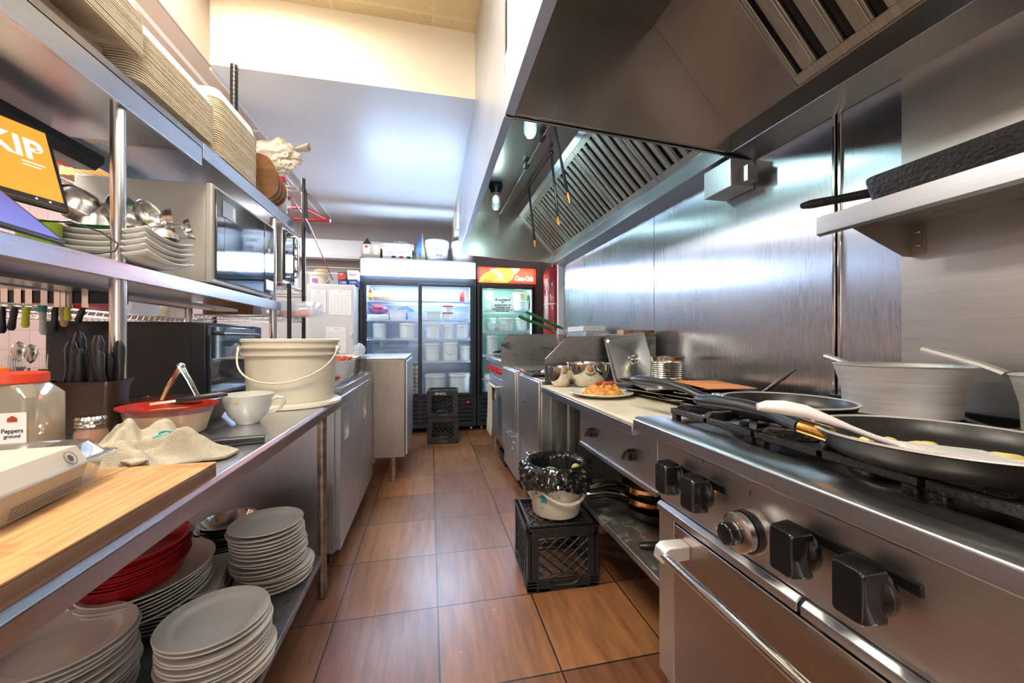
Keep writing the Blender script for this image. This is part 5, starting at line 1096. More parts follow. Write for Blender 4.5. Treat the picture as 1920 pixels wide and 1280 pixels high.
# square bowls / plates with upturned corners
SP = MB()
def spf(u, v):
    x = (u-0.5)*2; y = (v-0.5)*2; m = max(abs(x), abs(y)); c = abs(x*y)
    return (x*0.145, y*0.125, 0.004 + 0.020*m**3 + 0.020*c**2)
SQ = tag(part('square_plate', MB().surf(spf, 16, 16), CERAMIC, None, solid=0.005), 'x', 'plate')
stack(SQ, -1.045, 1.585, MZ+0.001, 5, 0.019, 'upturned white square plate', 'middle shelf pile by the ladles', 'plate', 'square plates on the middle shelf', 0.003, first=True)
solo('green_plate', MB().rr([(MZ+0.119, 0.085, 0.07, 0.02), (MZ+0.128, 0.095, 0.08, 0.02)], 5, M=T(-1.07, 1.585, 0)), GREEN, 'dark green tray under the ladles on the plate stack', 'tray', (-1.07, 1.585, MZ+0.119))
def ladle(label, c, r, hend, mat=S_TUBE, rot=(0, 0, 0)):
    t = thing('ladle', label, 'ladle', c, 'ladles piled on the middle shelf')
    M = Matrix.Translation(c) @ Matrix.Rotation(rot[2], 4, 'Z') @ Matrix.Rotation(rot[1], 4, 'Y') @ Matrix.Rotation(rot[0], 4, 'X')
    part('bowl', MB().lathe([(0, -r*0.75), (r*0.5, -r*0.66), (r*0.85, -r*0.35), (r, 0), (r*1.03, 0.002), (r*0.97, 0), (r*0.82, -r*0.33), (r*0.48, -r*0.62), (0, -r*0.70)], 28, M=M), mat, t)
    a = M @ Vector((r, 0, 0)); part('handle', MB().tube([a, a.lerp(Vector(hend), 0.1)+Vector((0, 0, 0.004)), hend], 0.0035, 6, sx=2), S_TUBE, t)
ladle('big round ladle behind the front shelf post', (-1.060, 1.62, 1.580), 0.064, (-1.30, 1.70, 1.52), rot=(0, R(75), R(-20)))
ladle('ladle hanging out just beyond the shelf post', (-1.000, 1.64, 1.578), 0.055, (-1.28, 1.72, 1.50), rot=(R(20), R(70), R(10)))
ladle('ladle facing the microwave side', (-0.955, 1.68, 1.568), 0.050, (-1.22, 1.74, 1.52), rot=(R(-15), R(80), R(15)))
ladle('smaller ladle nearest the microwave door', (-0.925, 1.74, 1.560), 0.040, (-1.20, 1.78, 1.50), rot=(0, R(75), R(25)))
ladle('upside down ladle lowest in the pile above the plates', (-0.945, 1.60, 1.485), 0.055, (-1.18, 1.58, 1.508), rot=(R(180), 0, R(180)))
ladle('wide dark ladle left of the post', (-1.145, 1.60, 1.545), 0.078, (-1.36, 1.75, 1.50), rot=(R(200), R(25), 0))
ladle('wide ladle half hidden by the tablet', (-1.165, 1.56, 1.580), 0.072, (-1.38, 1.65, 1.52), rot=(R(190), R(35), R(10)))
solo('pointed_server', MB().prism([(-1.02, 1.512), (-0.93, 1.530), (-0.845, 1.540), (-0.93, 1.518)], 'y', 1.585, 1.589), S_MIRROR, 'pointed steel server blade poking out of the ladles', 'utensil', (-0.95, 1.587, 1.512))
t = thing('green_mug', 'lime green plastic cup behind the tablet screens', 'cup', (-1.15, 1.42, MZ))
part('cup_body', MB().lathe([(0, 0), (0.038, 0), (0.042, 0.005), (0.047, 0.105), (0.044, 0.105), (0.039, 0.008), (0, 0.006)], 32, (-1.15, 1.42, MZ+0.001)), LIME, t)
# tablets
def tablet(label, corner_lo, corner_hi, ytilt, w, h, rzd, tilt, mat, txt=None):
    t = thing('tablet', label, 'tablet', corner_lo, 'tablets on the middle shelf')
    M = Matrix.Translation(corner_lo) @ Matrix.Rotation(R(rzd), 4, 'Z') @ Matrix.Rotation(R(90-tilt), 4, 'X')
    # local x = width (to the right of viewer), y = up the screen, z = toward viewer; origin = lower right corner
    part('bezel', MB().rr([(-0.009, w/2, h/2, 0.012), (-0.002, w/2, h/2, 0.012), (0, w/2-0.002, h/2-0.002, 0.011)], 5, M=M @ T(-w/2, h/2, 0)), BLACK, t)
    s = part('screen', MB().box(-w+0.011, -0.011, 0.013, h-0.011, 0.0, 0.0006, M), mat, t)
    if txt:
        text('SKIP', 0.088, SCR_W, M @ T(-0.030, h*0.66, 0.001), s, 'logo_lettering', align='RIGHT', bold=0.0018)
        for k, (yy, ww) in enumerate(((h*0.50, 0.050), (h*0.46, 0.04))): part('caption_line', MB().box(-0.085, -0.085+ww, yy, yy+0.003, 0.0006, 0.0012, M), SCR_W, s)
        part('navigation_bar', MB().box(-w+0.011, -0.011, 0.013, 0.030, 0.0007, 0.0012, M), BLACK, s)
        for k in (0.045, 0.075): part('navigation_dot', MB().lathe([(0, 0.0013), (0.003, 0.0013), (0, 0.0018)], 10, M=M @ T(-k, 0.021, 0)), SCR_W, s)
        part('maple_leaf_print', MB().prism([(0, 0.007), (0.002, 0.003), (0.006, 0.004), (0.005, 0), (0.006, -0.003), (0.001, -0.003), (0, -0.007), (-0.001, -0.003), (-0.006, -0.003), (-0.005, 0), (-0.006, 0.004), (-0.002, 0.003)], 'z', 0.0014, 0.0018, M @ T(-0.044, h*0.675, 0)), SCR_O, s)
    return t, M
import mathutils
t1_, M1_ = tablet('tablet with orange screen and white lettering leaning back on the shelf', (-1.080, 1.430, 1.508), None, 0, 0.36, 0.268, 72, 17, SCR_O, True)
t2_, M2_ = tablet('tablet with blue screen leaning low at the shelf edge', (-0.968, 1.275, 1.384), None, 0, 0.34, 0.275, 95, 46, SCR_B)
part('stand', MB().tube([(-1.24, 1.22, MZ+0.006), (-1.24, 1.22, 1.50), (-1.21, 1.22, 1.60)], 0.006, 8).box(-1.34, -1.19, 1.15, 1.29, MZ+0.001, MZ+0.008), BLACK, t1_)
solo('charging_cable', MB().tube([(-1.10, 1.36, 1.465), (-1.04, 1.38, 1.470), (-0.995, 1.42, 1.455), (-0.965, 1.44, 1.425), (-0.965, 1.43, 1.40), (-0.985, 1.40, 1.385), (-1.02, 1.37, 1.377)], 0.0026, 6), BLACK, 'black charging cable looping beside the tablets', 'cable', (-1.0, 1.4, 1.375))

# ================================================================ LEFT: UPPER SHELF
def tray_mb(hx, hy, hz):
    return MB().rr([(0.0, hx*0.80, hy*0.84, 0.03), (0.004, hx*0.84, hy*0.87, 0.035), (hz-0.006, hx*0.97, hy*0.97, 0.045), (hz-0.004, hx, hy, 0.045), (hz, hx, hy, 0.045), (hz-0.001, hx*0.94, hy*0.95, 0.04), (0.008, hx*0.80, hy*0.84, 0.03)], 7)
UZ = 1.9755
TA = tag(part('pulp_tray', tray_mb(0.125, 0.24, 0.055), PULP), 'x', 'tray')
stack(TA, -1.065, 1.725, UZ+0.012, 20, 0.0085, 'long cream moulded tray', 'long low shelf stack', 'tray', 'moulded trays on the upper shelf', 0.001, first=True, flip=0.055)
TB = tag(part('pulp_tray', tray_mb(0.135, 0.22, 0.050), PULP), 'x', 'tray')
stack(TB, -1.06, 1.295, UZ+0.076, 18, 0.0075, 'cream moulded tray', 'high stack near the frame corner', 'tray', 'moulded trays on the upper shelf', 0.001, first=True, flip=0.050)
stack(TB, -1.09, 1.30, UZ+0.076+18*0.0075+0.048, 8, 0.0075, 'cream moulded tray', 'pile over the near stack', 'tray', 'moulded trays on the upper shelf', 0.001, rz=R(3), flip=0.050)
solo('storage_box', MB().box(-1.20, -1.02, 1.10, 1.46, UZ-0.002, UZ+0.074), CARD, 'flat carton under the near tray stack on the upper shelf', 'box', (-1.10, 1.24, UZ-0.002))
TC = tag(part('pulp_tray', tray_mb(0.12, 0.215, 0.060), PULP), 'x', 'tray')
# square stack, turned upside down
for k in range(26):
    loc = (-1.075, 2.215, UZ+0.065+0.0005 + k*0.0105)
    if k == 0: c = TC; c.location = loc
    else: c = TC.copy(); C.objects.link(c); c.location = (loc[0]+random.uniform(-.0015, .0015), loc[1]+random.uniform(-.0015, .0015), loc[2])
    c.rotation_euler = (R(180), 0, 0) if k > 3 else (R(180), 0, 0)
    c['category'] = 'tray'; c['group'] = 'upturned moulded trays on the upper shelf'
    i = 25 - k
    c['label'] = 'deep cream tray, %s of the upturned tray stack' % (ORD[i] if i < 20 else '%s from its bottom' % ['lowest', 'second', 'third', 'fourth', 'fifth', 'sixth'][k])
for k in range(3):
    t = solo('pulp_dish', MB().rr([(0, 0.08, 0.055, 0.02), (0.006, 0.075, 0.05, 0.02)], 5, M=T(-1.04, 1.945, UZ + 0.0005 + k*0.0065, rz=R(4*k))), PULP, ['lowest small cream dish lying between the tray stacks', 'middle small cream dish lying between the tray stacks', 'top small cream dish lying between the tray stacks'][k], 'dish', (-1.04, 1.945, UZ+k*0.0065))
# wooden boards on edge
for k in range(4):
    M = Matrix.Translation((-0.985, 2.56+0.05*k, UZ+0.135-0.012*k)) @ Matrix.Rotation(R(22-3*k), 4, 'X') @ Matrix.Rotation(R(90), 4, 'X')
    hh = 0.128-0.012*k
    solo('wooden_board', MB().lathe([(0, -0.006), (0.94, -0.006), (1.0, 0), (1.0, 0.004), (0.97, 0.008), (0, 0.008)], 40, M=M, sx=0.082, sy=hh), BROWNW, ['brown oval wooden board first behind the square trays', 'second brown oval wooden board standing on the shelf', 'third brown oval wooden board standing on the shelf', 'brown oval wooden board leaning against the jar'][k], 'board', (-1.02, 2.53+0.055*k, UZ), 'wooden boards standing on the shelf')
def rjar(label, x, y, z, r, h, fill):
    t = thing('storage_jar', label, 'jar', (x, y, z))
    part('jar_body', MB().lathe([(0, 0), (r*0.95, 0), (r, 0.006), (r, h*0.72), (r*0.82, h*0.84), (r*0.80, h*0.88)], 32, (x, y, z)), CLEARP, t)
    part('contents', MB().lathe([(0, 0.004), (r*0.90, 0.004), (r*0.92, h*0.45), (0, h*0.48)], 28, (x, y, z)), fill, t)
    part('lid', MB().lathe([(r*0.84, h*0.86), (r*0.90, h*0.87), (r*0.90, h*0.98), (r*0.85, h), (0, h)], 32, (x, y, z)), REDC, t)
rjar('clear plastic jar with bright red lid on the upper shelf', -1.00, 2.83, UZ+0.001, 0.058, 0.235, BAGW)

# ================================================================ WIRE RACK BEHIND THE OVERSHELF
def wire_shelf(t, x0, x1, y0, y1, z, lip=0.03, step=0.028):
    m = MB()
    for zz in (z, z-lip): m.tube([(x0, y0, zz), (x1, y0, zz), (x1, y1, zz), (x0, y1, zz)], 0.0032, 6, closed=True)
    n = int((x1-x0)/step); 
    for k in range(1, n): x = x0+(x1-x0)*k/n; m.tube([(x, y0, z+0.002), (x, y1, z+0.002)], 0.0018, 4)
    for yy in (y0, y1):
        k = int((x1-x0)/0.022); m.tube([(x0+(x1-x0)*i/k, yy, z if i % 2 else z-lip) for i in range(k+1)], 0.0018, 4)
    for xx in (x0, x1):
        k = int((y1-y0)/0.022); m.tube([(xx, y0+(y1-y0)*i/k, z if i % 2 else z-lip) for i in range(k+1)], 0.0018, 4)
    return part('wire_shelf', m, S_TUBE, t)
t = thing('wire_rack', 'black posted wire rack just past the overshelf end', 'rack', (-1.2, 2.95, TZ))
for (x, y, zt) in ((-0.920, 3.095, 2.32), (-1.500, 3.095, 2.32), (-1.500, 2.80, 2.32), (-0.920, 2.80, 1.50)):
    part('post', MB().lathe([(0.013, TZ+0.001), (0.013, zt)], 14, (x, y, 0)), BLACK, t)
for z in (2.26, 1.49, 1.285): wire_shelf(t, -1.495, -0.925, 2.795, 3.10, z)
t = thing('wire_rack', 'long chrome wire rack behind the left shelves', 'rack', (-1.78, 2.2, 0))
for x in (-1.56, -2.0):
    for y in (0.9, 3.2): part('post', MB().lathe([(0.012, 0), (0.012, 2.1)], 12, (x, y, 0)), S_TUBE, t)
for z in (2.02, 1.26, 0.7): wire_shelf(t, -2.0, -1.56, 0.9, 3.2, z, step=0.03)
solo('orange_bag', crumple((-1.80, 2.35, 2.13), 0.12, 0.12, 0.13, 3, amp=0.08), ORED, 'orange red bag on the wire rack behind the tablet', 'bag', (-1.8, 2.35, 2.03))
solo('yellow_box', MB().box(-1.98, -1.60, 2.55, 3.05, 2.025, 2.19), plain('yellow carton', (0.72, 0.47, 0.17), 0.7), 'yellow carton on the top of the chrome rack', 'box', (-1.8, 2.8, 2.025), bevel=0.004)
t = thing('toaster_oven', 'silver countertop oven with loop handle on the wire rack', 'oven', (-1.2, 3.02, 1.495))
part('housing', MB().box(-1.42, -0.965, 2.815, 3.080, 1.505, 1.885), S_FRONT, t, bevel=0.006)
dr = part('door', MB().box(-0.965, -0.950, 2.82, 3.00, 1.53, 1.865), DARKG, t, bevel=0.003)
part('handle', MB().tube([(-0.955, 2.93, 1.84), (-0.915, 2.93, 1.84), (-0.905, 2.93, 1.80), (-0.905, 2.93, 1.60), (-0.915, 2.93, 1.56), (-0.955, 2.93, 1.56)], 0.009, 8), S_BRASS if False else S_TUBE, dr)
part('control_panel', MB().box(-0.965, -0.955, 3.005, 3.078, 1.51, 1.88), S_VERT, t, bevel=0.002)
for z in (1.80, 1.72, 1.63): part('knob', MB().lathe([(0, 0), (0.022, 0), (0.02, 0.022), (0, 0.024)], 16, M=T(-0.955, 3.04, z, ry=R(90))), S_TUBE, t)
for x in (-1.38, -1.0): 
    for y in (2.86, 3.04): part('foot', MB().lathe([(0.012, 1.4925), (0.012, 1.506)], 8, (x, y, 0)), BLACK, t)
t = thing('clear_container', 'clear plastic box with red lid pieces on the lower wire shelf', 'container', (-0.95, 2.98, 1.29))
part('tub_body', MB().rr([(1.289, 0.16, 0.10, 0.02), (1.385, 0.175, 0.115, 0.02)], 5, M=T(-0.945, 2.95, 0), cap1=False), CLEARP, t, solid=0.002)
part('contents', MB().rr([(1.293, 0.10, 0.06, 0.02), (1.325, 0.09, 0.05, 0.03)], 5, M=T(-0.93, 2.95, 0)), ORED, t)
solo('wooden_tray', MB().box(-1.25, -0.98, 2.86, 3.15, 1.44, 1.455) if False else MB().box(-1.44, -1.15, 2.83, 3.07, 1.288, 1.42), BROWNW, 'brown wooden crate at the back of the lower wire shelf', 'box', (-1.26, 3.0, 1.29), bevel=0.004)
t = thing('plastic_bag', 'knotted thin white plastic bag on the top of the wire rack', 'bag', (-1.02, 3.0, 2.262))
part('bag_body', crumple((-1.05, 2.95, 2.40), 0.15, 0.12, 0.115, 4, 80, 50, 0.22), BAGW, t)
def ear(u, v):
    a = u*2*math.pi; q = v; r = 0.012+0.028*q; return (-0.94+q*0.10, 2.95+r*math.cos(a)*(1+.3*math.sin(4*a)), 2.46+0.03*q+r*math.sin(a)*0.7)
part('knot', MB().surf(ear, 20, 8).tube([(-0.965, 2.95, 2.45), (-0.94, 2.95, 2.46)], 0.02, 10), BAGW, t, solid=0.001)
solo('storage_box', MB().box(-1.36, -1.19, 2.82, 3.08, 2.264, 2.56), CARD, 'brown carton behind the knotted white bag', 'box', (-1.23, 3.0, 2.264), bevel=0.003)
t = thing('ladle', 'black ladle hanging on the black rack post', 'ladle', (-0.90, 2.98, 1.95))
part('bowl', MB().lathe([(0, -0.012), (0.03, -0.010), (0.045, 0), (0.047, 0.002), (0.042, 0), (0.028, -0.006), (0, -0.008)], 24, M=T(-0.888, 3.06, 1.955) @ Matrix.Rotation(R(70), 4, 'Y') @ Matrix.Scale(1.35, 4, (1, 0, 0))), BLACKM, t)
part('handle', MB().tube([(-0.888, 3.06, 2.02), (-0.893, 3.07, 2.20), (-0.910, 3.095, 2.245)], [0.008, 0.005, 0.004], 8), BLACK, t)
rjar('smaller clear jar with red lid behind the first jar', -0.995, 2.945, UZ+0.001, 0.038, 0.15, SAUCE)
# knives on a magnetic strip
solo('magnetic_strip', MB().box(-1.70, -1.12, 1.708, 1.722, 1.255, 1.30), BLACKM, 'dark magnetic strip holding knives under the shelf', 'knife strip', (-1.4, 1.715, 1.255), bevel=0.002)
part_names = (('thick black', BLACK), ('curved black', BLACK), ('yellow', YELLOW), ('white and teal', CERAMIC), ('long black', BLACK), ('wooden', PALEW), ('second yellow', YELLOW), ('last black', BLACK))
for k, (nm, m) in enumerate(part_names):
    x = (-1.482, -1.444, -1.412, -1.367, -1.328, -1.310, -1.293, -1.245)[k]; t = thing('kitchen_knife', '%s handled knife hanging handle down on the magnetic strip' % nm, 'knife', (x, 1.700, 1.15), 'knives on the magnetic strip')
    dx = (0, -0.012, -0.004, 0.004, -0.004, 0.008, 0.002, -0.015)[k]; zb = (1.145, 1.155, 1.165, 1.14, 1.15, 1.17, 1.19, 1.185)[k]
    part('handle', MB().tube([(x, 1.698, 1.24), (x+dx*.3, 1.698, 1.225), (x+dx*.6, 1.698, (1.24+zb)/2), (x+dx, 1.698, zb+0.01), (x+dx, 1.698, zb)], [0.006, 0.010, 0.009, 0.011, 0.006], 10), m, t)
    if k == 3: part('bolster', MB().tube([(x, 1.697, 1.245), (x+0.001, 1.697, 1.222)], 0.0115, 10), TEAL, t)
    part('blade', MB().box(x-0.010, x+0.010, 1.7045, 1.7065, 1.235, 1.305), S_MIRROR, t)
t = thing('wall_outlet', 'steel power outlet on the pink tiles', 'outlet', (-3.095, 3.2, 1.05))
part('plate', MB().box(-3.10, -3.093, 3.15, 3.25, 1.0, 1.12), S_TUBE, t, bevel=0.002)
part('socket', MB().lathe([(0, 0), (0.016, 0), (0, 0.004)], 14, M=T(-3.093, 3.2, 1.085, ry=R(90))).lathe([(0, 0), (0.016, 0), (0, 0.004)], 14, M=T(-3.093, 3.2, 1.035, ry=R(90))), BLACK, t)
for k in range(5):
    y = 1.75 + k*0.32
    solo('storage_tub', MB().rr([(1.264, 0.10, 0.12, 0.03), (1.36+0.02*(k % 2), 0.12, 0.14, 0.03)], 5, M=T(-1.78, y, 0)), [TUBW, PALEW, REDP, TUBW, PULP][k], ['white tub first on the chrome rack shelf', 'pale wooden bowl on the chrome rack shelf', 'red tub on the chrome rack shelf', 'white tub behind the red one on the chrome rack', 'cream tub at the end of the chrome rack'][k], 'tub', (-1.78, y, 1.264))

# ================================================================ BACK: COOLERS
FY = 4.72
def cooler(name, label, x0, x1, ztop, doors, lining, shelves, hz0, hz1, hmat, group, depth=0.68):
    t = thing(name, label, 'cooler', ((x0+x1)/2, FY+0.3, 0), group)
    y1 = FY+depth; c = MB(); zt = ztop
    c.box(x0, x0+0.03, FY+0.03, y1, 0.08, zt).box(x1-0.03, x1, FY+0.03, y1, 0.08, zt).box(x0+0.03, x1-0.03, y1-0.03, y1, 0.08, zt).box(x0+0.03, x1-0.03, FY+0.03, y1-0.03, zt-0.03, zt).box(x0+0.03, x1-0.03, FY+0.03, y1-0.03, 0.08, 0.42)
    part('cabinet', c, FRAME, t, bevel=0.003)
    li = MB(); li.box(x0+0.03, x0+0.045, FY+0.05, y1-0.03, 0.42, 1.85).box(x1-0.045, x1-0.03, FY+0.05, y1-0.03, 0.42, 1.85).box(x0+0.045, x1-0.045, y1-0.045, y1-0.03, 0.42, 1.85).box(x0+0.045, x1-0.045, FY+0.05, y1-0.045, 0.42, 0.435).box(x0+0.045, x1-0.045, FY+0.05, y1-0.045, 1.835, 1.85)
    part('lining', li, lining, t)
    hf = part('header_frame', MB().box(x0, x1, FY, FY+0.03, hz0-0.03, hz0).box(x0, x1, FY, FY+0.03, hz1, zt).box(x0, x0+0.012, FY, FY+0.03, hz0, hz1).box(x1-0.012, x1, FY, FY+0.03, hz0, hz1), FRAME, t, bevel=0.002)
    part('light_panel', MB().box(x0+0.012, x1-0.012, FY+0.004, FY+0.02, hz0, hz1), hmat, hf)
    # lower grille
    g = MB().box(x0, x1, FY+0.002, FY+0.03, 0.06, 0.12).box(x0, x1, FY+0.002, FY+0.03, 0.385, 0.44)
    n = 5
    for k in range(n): g.box(x0+0.04, x1-0.04, FY+0.0, FY+0.022, 0.135+k*0.05, 0.168+k*0.05)
    g.box(x0, x0+0.04, FY+0.002, FY+0.03, 0.12, 0.385).box(x1-0.04, x1, FY+0.002, FY+0.03, 0.12, 0.385).box((x0+x1)/2-0.02, (x0+x1)/2+0.02, FY+0.002, FY+0.03, 0.12, 0.385)
    part('grille', g, FRAME, t, bevel=0.002)
    part('surround', MB().box(x0, x0+0.045, FY, FY+0.03, 0.44, hz0-0.03).box(x1-0.045, x1, FY, FY+0.03, 0.44, hz0-0.03).box(x0+0.045, x1-0.045, FY, FY+0.03, 1.80, hz0-0.03), FRAME, t, bevel=0.002)
    for k, (a, b, dy) in enumerate(doors):
        d = MB(); z0, z1 = 0.445, 1.80; fw = 0.035
        d.box(a, a+fw, FY-dy, FY-dy+0.03, z0, z1).box(b-fw, b, FY-dy, FY-dy+0.03, z0, z1).box(a+fw, b-fw, FY-dy, FY-dy+0.03, z1-0.03, z1).box(a+fw, b-fw, FY-dy, FY-dy+0.03, z0, z0+0.035)
        o = part('door', d, FRAME, t, bevel=0.003)
        part('glass_pane', MB().box(a+fw, b-fw, FY-dy+0.012, FY-dy+0.016, z0+0.035, z1-0.03), PANE, o, smooth=False)
    for z in shelves:
        m = MB().box(x0+0.05, x1-0.05, FY+0.07, FY+0.075, z-0.018, z-0.004)
        for k in range(14): y = FY+0.075+k*0.04; m.box(x0+0.05, x1-0.05, y, y+0.006, z-0.006, z-0.0005)
        k = int((x1-x0)/0.02)
        for i in range(k): x = x0+0.055+i*(x1-x0-0.11)/k; m.box(x, x+0.003, FY+0.068, FY+0.072, z-0.001, z+0.016)
        m.box(x0+0.05, x1-0.05, FY+0.067, FY+0.072, z+0.014, z+0.018)
        part('wire_shelf', m, LINER, t)
    for x in (x0+0.06, x1-0.06):
        for y in (FY+0.07, y1-0.06): part('caster', MB().lathe([(0, -0.012), (0.030, -0.012), (0.030, 0.012), (0, 0.012)], 16, M=T(x, y, 0.031) @ Matrix.Rotation(R(90), 4, 'Y')).box(x-0.02, x+0.02, y-0.02, y+0.02, 0.055, 0.085), S_TUBE, t)
    for x in (x0+0.057, x1-0.057): part('light_tube', MB().box(x-0.010, x+0.010, FY+0.034, FY+0.050, 0.5, 1.78), emit('cooler tube', (0.80, 0.90, 1.0), 1.6) if 'cooler tube' not in MATS else MATS['cooler tube'], t)
    return t
SH = (1.602, 1.371, 1.139, 0.863)
cl1 = cooler('glass_door_cooler', 'black two door glass cooler with blank white light panel', -0.805, 0.558, 2.095, ((-0.77, -0.105, 0.0), (-0.135, 0.52, 0.032)), LINER, SH, 1.883, 2.078, HEADER, 'glass door coolers')
part('temperature_display', MB().box(0.40, 0.50, FY-0.006, FY+0.002, 0.345, 0.375), BLACK, cl1)
text('38', 0.022, LED, MF(0.455, FY-0.007, 0.36), cl1, 'red_digits')
cl2 = cooler('glass_door_cooler', 'single door drinks cooler with lit red soda panel', 0.572, 1.335, 2.055, ((0.60, 1.31, 0.0),), LINERG, (1.505, 1.243, 0.93), 1.842, 2.035, COKERED, 'glass door coolers')
# picture on the red light panel: tilted amber bottle, white ribbon, green cap side, script lettering
yf = FY+0.0035
def flat(poly, mat, nm, y=yf, th=0.0006):
    return part(nm, MB().prism(poly, 'y', y-th, y), mat, cl2, smooth=False)
flat([(0.585, 1.845), (0.95, 1.845), (1.02, 1.90), (1.06, 1.98), (1.00, 2.03), (0.82, 2.033), (0.70, 1.99), (0.62, 1.92)], LITORANGE, 'amber_bottle_print')
flat([(0.99, 2.033), (1.12, 2.033), (1.09, 1.99), (1.05, 1.955), (1.02, 1.97), (1.03, 2.0)], LITGREEN, 'green_glass_print', yf-0.0008)
flat([(0.60, 1.93), (0.66, 1.985), (0.74, 2.005), (0.73, 1.99), (0.66, 1.955), (0.61, 1.905)], LITDARK, 'dark_shade_print', yf-0.0008)
flat([(0.73, 2.015), (0.79, 2.02), (0.86, 1.97), (0.90, 1.91), (0.885, 1.875), (0.862, 1.90), (0.845, 1.87), (0.835, 1.93), (0.78, 1.985)], LITWHITE, 'ribbon_print', yf-0.0016)
for k in range(4): flat([(0.63+k*0.03, 1.85), (0.645+k*0.03, 1.85), (0.76+k*0.03, 1.945), (0.745+k*0.03, 1.95)], plain('dark amber print', (0.5, 0.10, 0.01), 0.4) if k == 0 else MATS['dark amber print'], 'bottle_fluting_print', yf-0.0008)
flat([(1.21+0.09*math.cos(R(a)), 1.90+0.075*math.sin(R(a))) for a in range(0, 360, 20)], MATS['lit red panel'], 'red_disc_print', yf-0.0008)
text('Coca-Cola', 0.085, LITWHITE, MF(1.165, yf-0.0024, 1.905), cl2, 'script_lettering', shear=0.35, bold=0.0025, w=0.235)
# handwritten note
t = thing('paper_note', 'handwritten grey note taped to the single cooler door', 'note', (0.80, FY-0.003, 1.60))
nx0, nx1 = 0.742, 1.035
part('sheet', MB().prism([(nx0, 1.475), (nx1, 1.475), (nx1, 1.625), ((nx0+nx1)/2+0.01, 1.675), (nx0, 1.625)], 'y', FY-0.0025, FY-0.0015), glass('backlit paper', (0.85, 0.85, 0.86), 0.02, 0.5, 0.92), t, smooth=False)
for s, z, sz, w_ in (('Kozijad', 1.630, 0.042, 0.20), ('is', 1.600, 0.026, 0.03), ('automated', 1.565, 0.036, 0.21), ('mixing sss', 1.535, 0.030, 0.19), ('Please shake you in ng', 1.508, 0.020, 0.26), ('shut down only', 1.488, 0.017, 0.17)):
    text(s, sz, INK, MF((nx0+nx1)/2, FY-0.0028, z), t, 'handwriting', shear=0.2, w=w_, bold=0.0012)
# contents
def ux(u, y): 
    s_, c_ = math.sin(R(12.1)), math.cos(R(12.1)); a = (u-960)/715.0
    return y*(s_+a*c_)/(c_-a*s_)
def tub(label, u0, u1, z, h, y=4.93, mat=TUBW, cat='tub', name='storage_tub', lid=None, taper=0.86, sq=False, group='tubs in the coolers', fill=None):
    x0, x1 = ux(u0, y), ux(u1, y); x = (x0+x1)/2; r = (x1-x0)/2*0.97
    t = thing(name, label, cat, (x, y, z), group)
    if sq: part('tub_body', MB().rr([(z, r*taper, 0.09, 0.015), (z+h*0.93, r*0.95, 0.11, 0.02), (z+h*0.94, r, 0.115, 0.02), (z+h, r, 0.115, 0.02)], 5, M=T(x, y, 0)), mat, t)
    else: part('tub_body', MB().lathe([(0, 0), (r*taper, 0), (r*0.93, h*0.84), (r, h*0.85), (r, h*0.91), (r*0.94, h*0.92), (r*0.96, h*0.99), (0, h)], 28, (x, y, z)), mat, t)
    if lid: part('lid', MB().lathe([(r*0.95, h), (r*1.02, h), (r*1.02, h+0.014), (0, h+0.016)], 28, (x, y, z)), lid, t)
    return t
e = 0.001
tub('clear tub on the top shelf behind the left glass door', 737, 778, SH[0]+e, 0.085, mat=CLEARP, sq=True)
solo('food_bag', crumple((ux(722, 4.98)-0.03, 5.0, SH[0]+0.078), 0.16, 0.10, 0.068, 2.2, 36, 20, 0.10), BREAD, 'crumpled bag of pale pastries on the top cooler shelf', 'bag', (ux(722, 4.98), 5.0, SH[0]))
t = thing('sauce_bottle', 'red and yellow squeeze bottle at the edge of the top cooler shelf', 'bottle', (ux(694, 4.85), 4.85, SH[0]))
bxx = ux(695, 4.86)
part('bottle_body', MB().lathe([(0, 0), (0.022, 0), (0.024, 0.11), (0.012, 0.135), (0.010, 0.155), (0, 0.157)], 20, (bxx, 4.86, SH[0]+e)), REDC, t); part('label', MB().ring([(0.0245, 0.035), (0.0255, 0.035), (0.0258, 0.09), (0.0245, 0.09)], 20, (bxx, 4.86, SH[0]+e)), YELLOW, t)
t = thing('food_bag', 'purple and red printed bag lying on the second cooler shelf', 'bag', (ux(709, 4.9), 4.9, SH[1]+0.05))
part('bag_body', crumple((ux(709, 4.9), 4.92, SH[1]+0.125), 0.115, 0.09, 0.055, 5, 36, 18, 0.10), PURPLE, t)
part('red_print', crumple((ux(709, 4.9), 4.905, SH[1]+0.142), 0.085, 0.082, 0.036, 5, 30, 14, 0.08), REDINK, t)
solo('white_box', MB().box(ux(690, 4.9), ux(730, 4.9), 4.83, 5.02, SH[1]+e, SH[1]+0.062), WHITE, 'flat white box under the purple bag in the cooler', 'box', (ux(710, 4.9), 4.92, SH[1]), bevel=0.005)
tub('white lidded tub next to the purple bag on the second shelf', 730, 762, SH[1]+e, 0.12, sq=True)
tub('clear tub of meat at the middle frame on the second shelf', 764, 786, SH[1]+e, 0.09, mat=CLEARP, sq=True)
solo('blue_bag', crumple((ux(758, 5.1), 5.15, SH[1]+0.10), 0.12, 0.06, 0.09, 3), BLUEBAG, 'dark blue bag behind the tubs on the second cooler shelf', 'bag', (ux(758, 5.1), 5.15, SH[1]))
tub('white pail below the purple bag on the third shelf', 697, 727, SH[2]+e, 0.19)
tub('white pail with writing by the middle frame on the third shelf', 747, 781, SH[2]+e, 0.195)
tub('wide clear tub of white food on the fourth left shelf', 701, 747, SH[3]+e, 0.13, mat=CLEARP, sq=True)
tub('smaller clear tub by the frame on the fourth left shelf', 751, 784, SH[3]+e, 0.12, mat=CLEARP, sq=True)
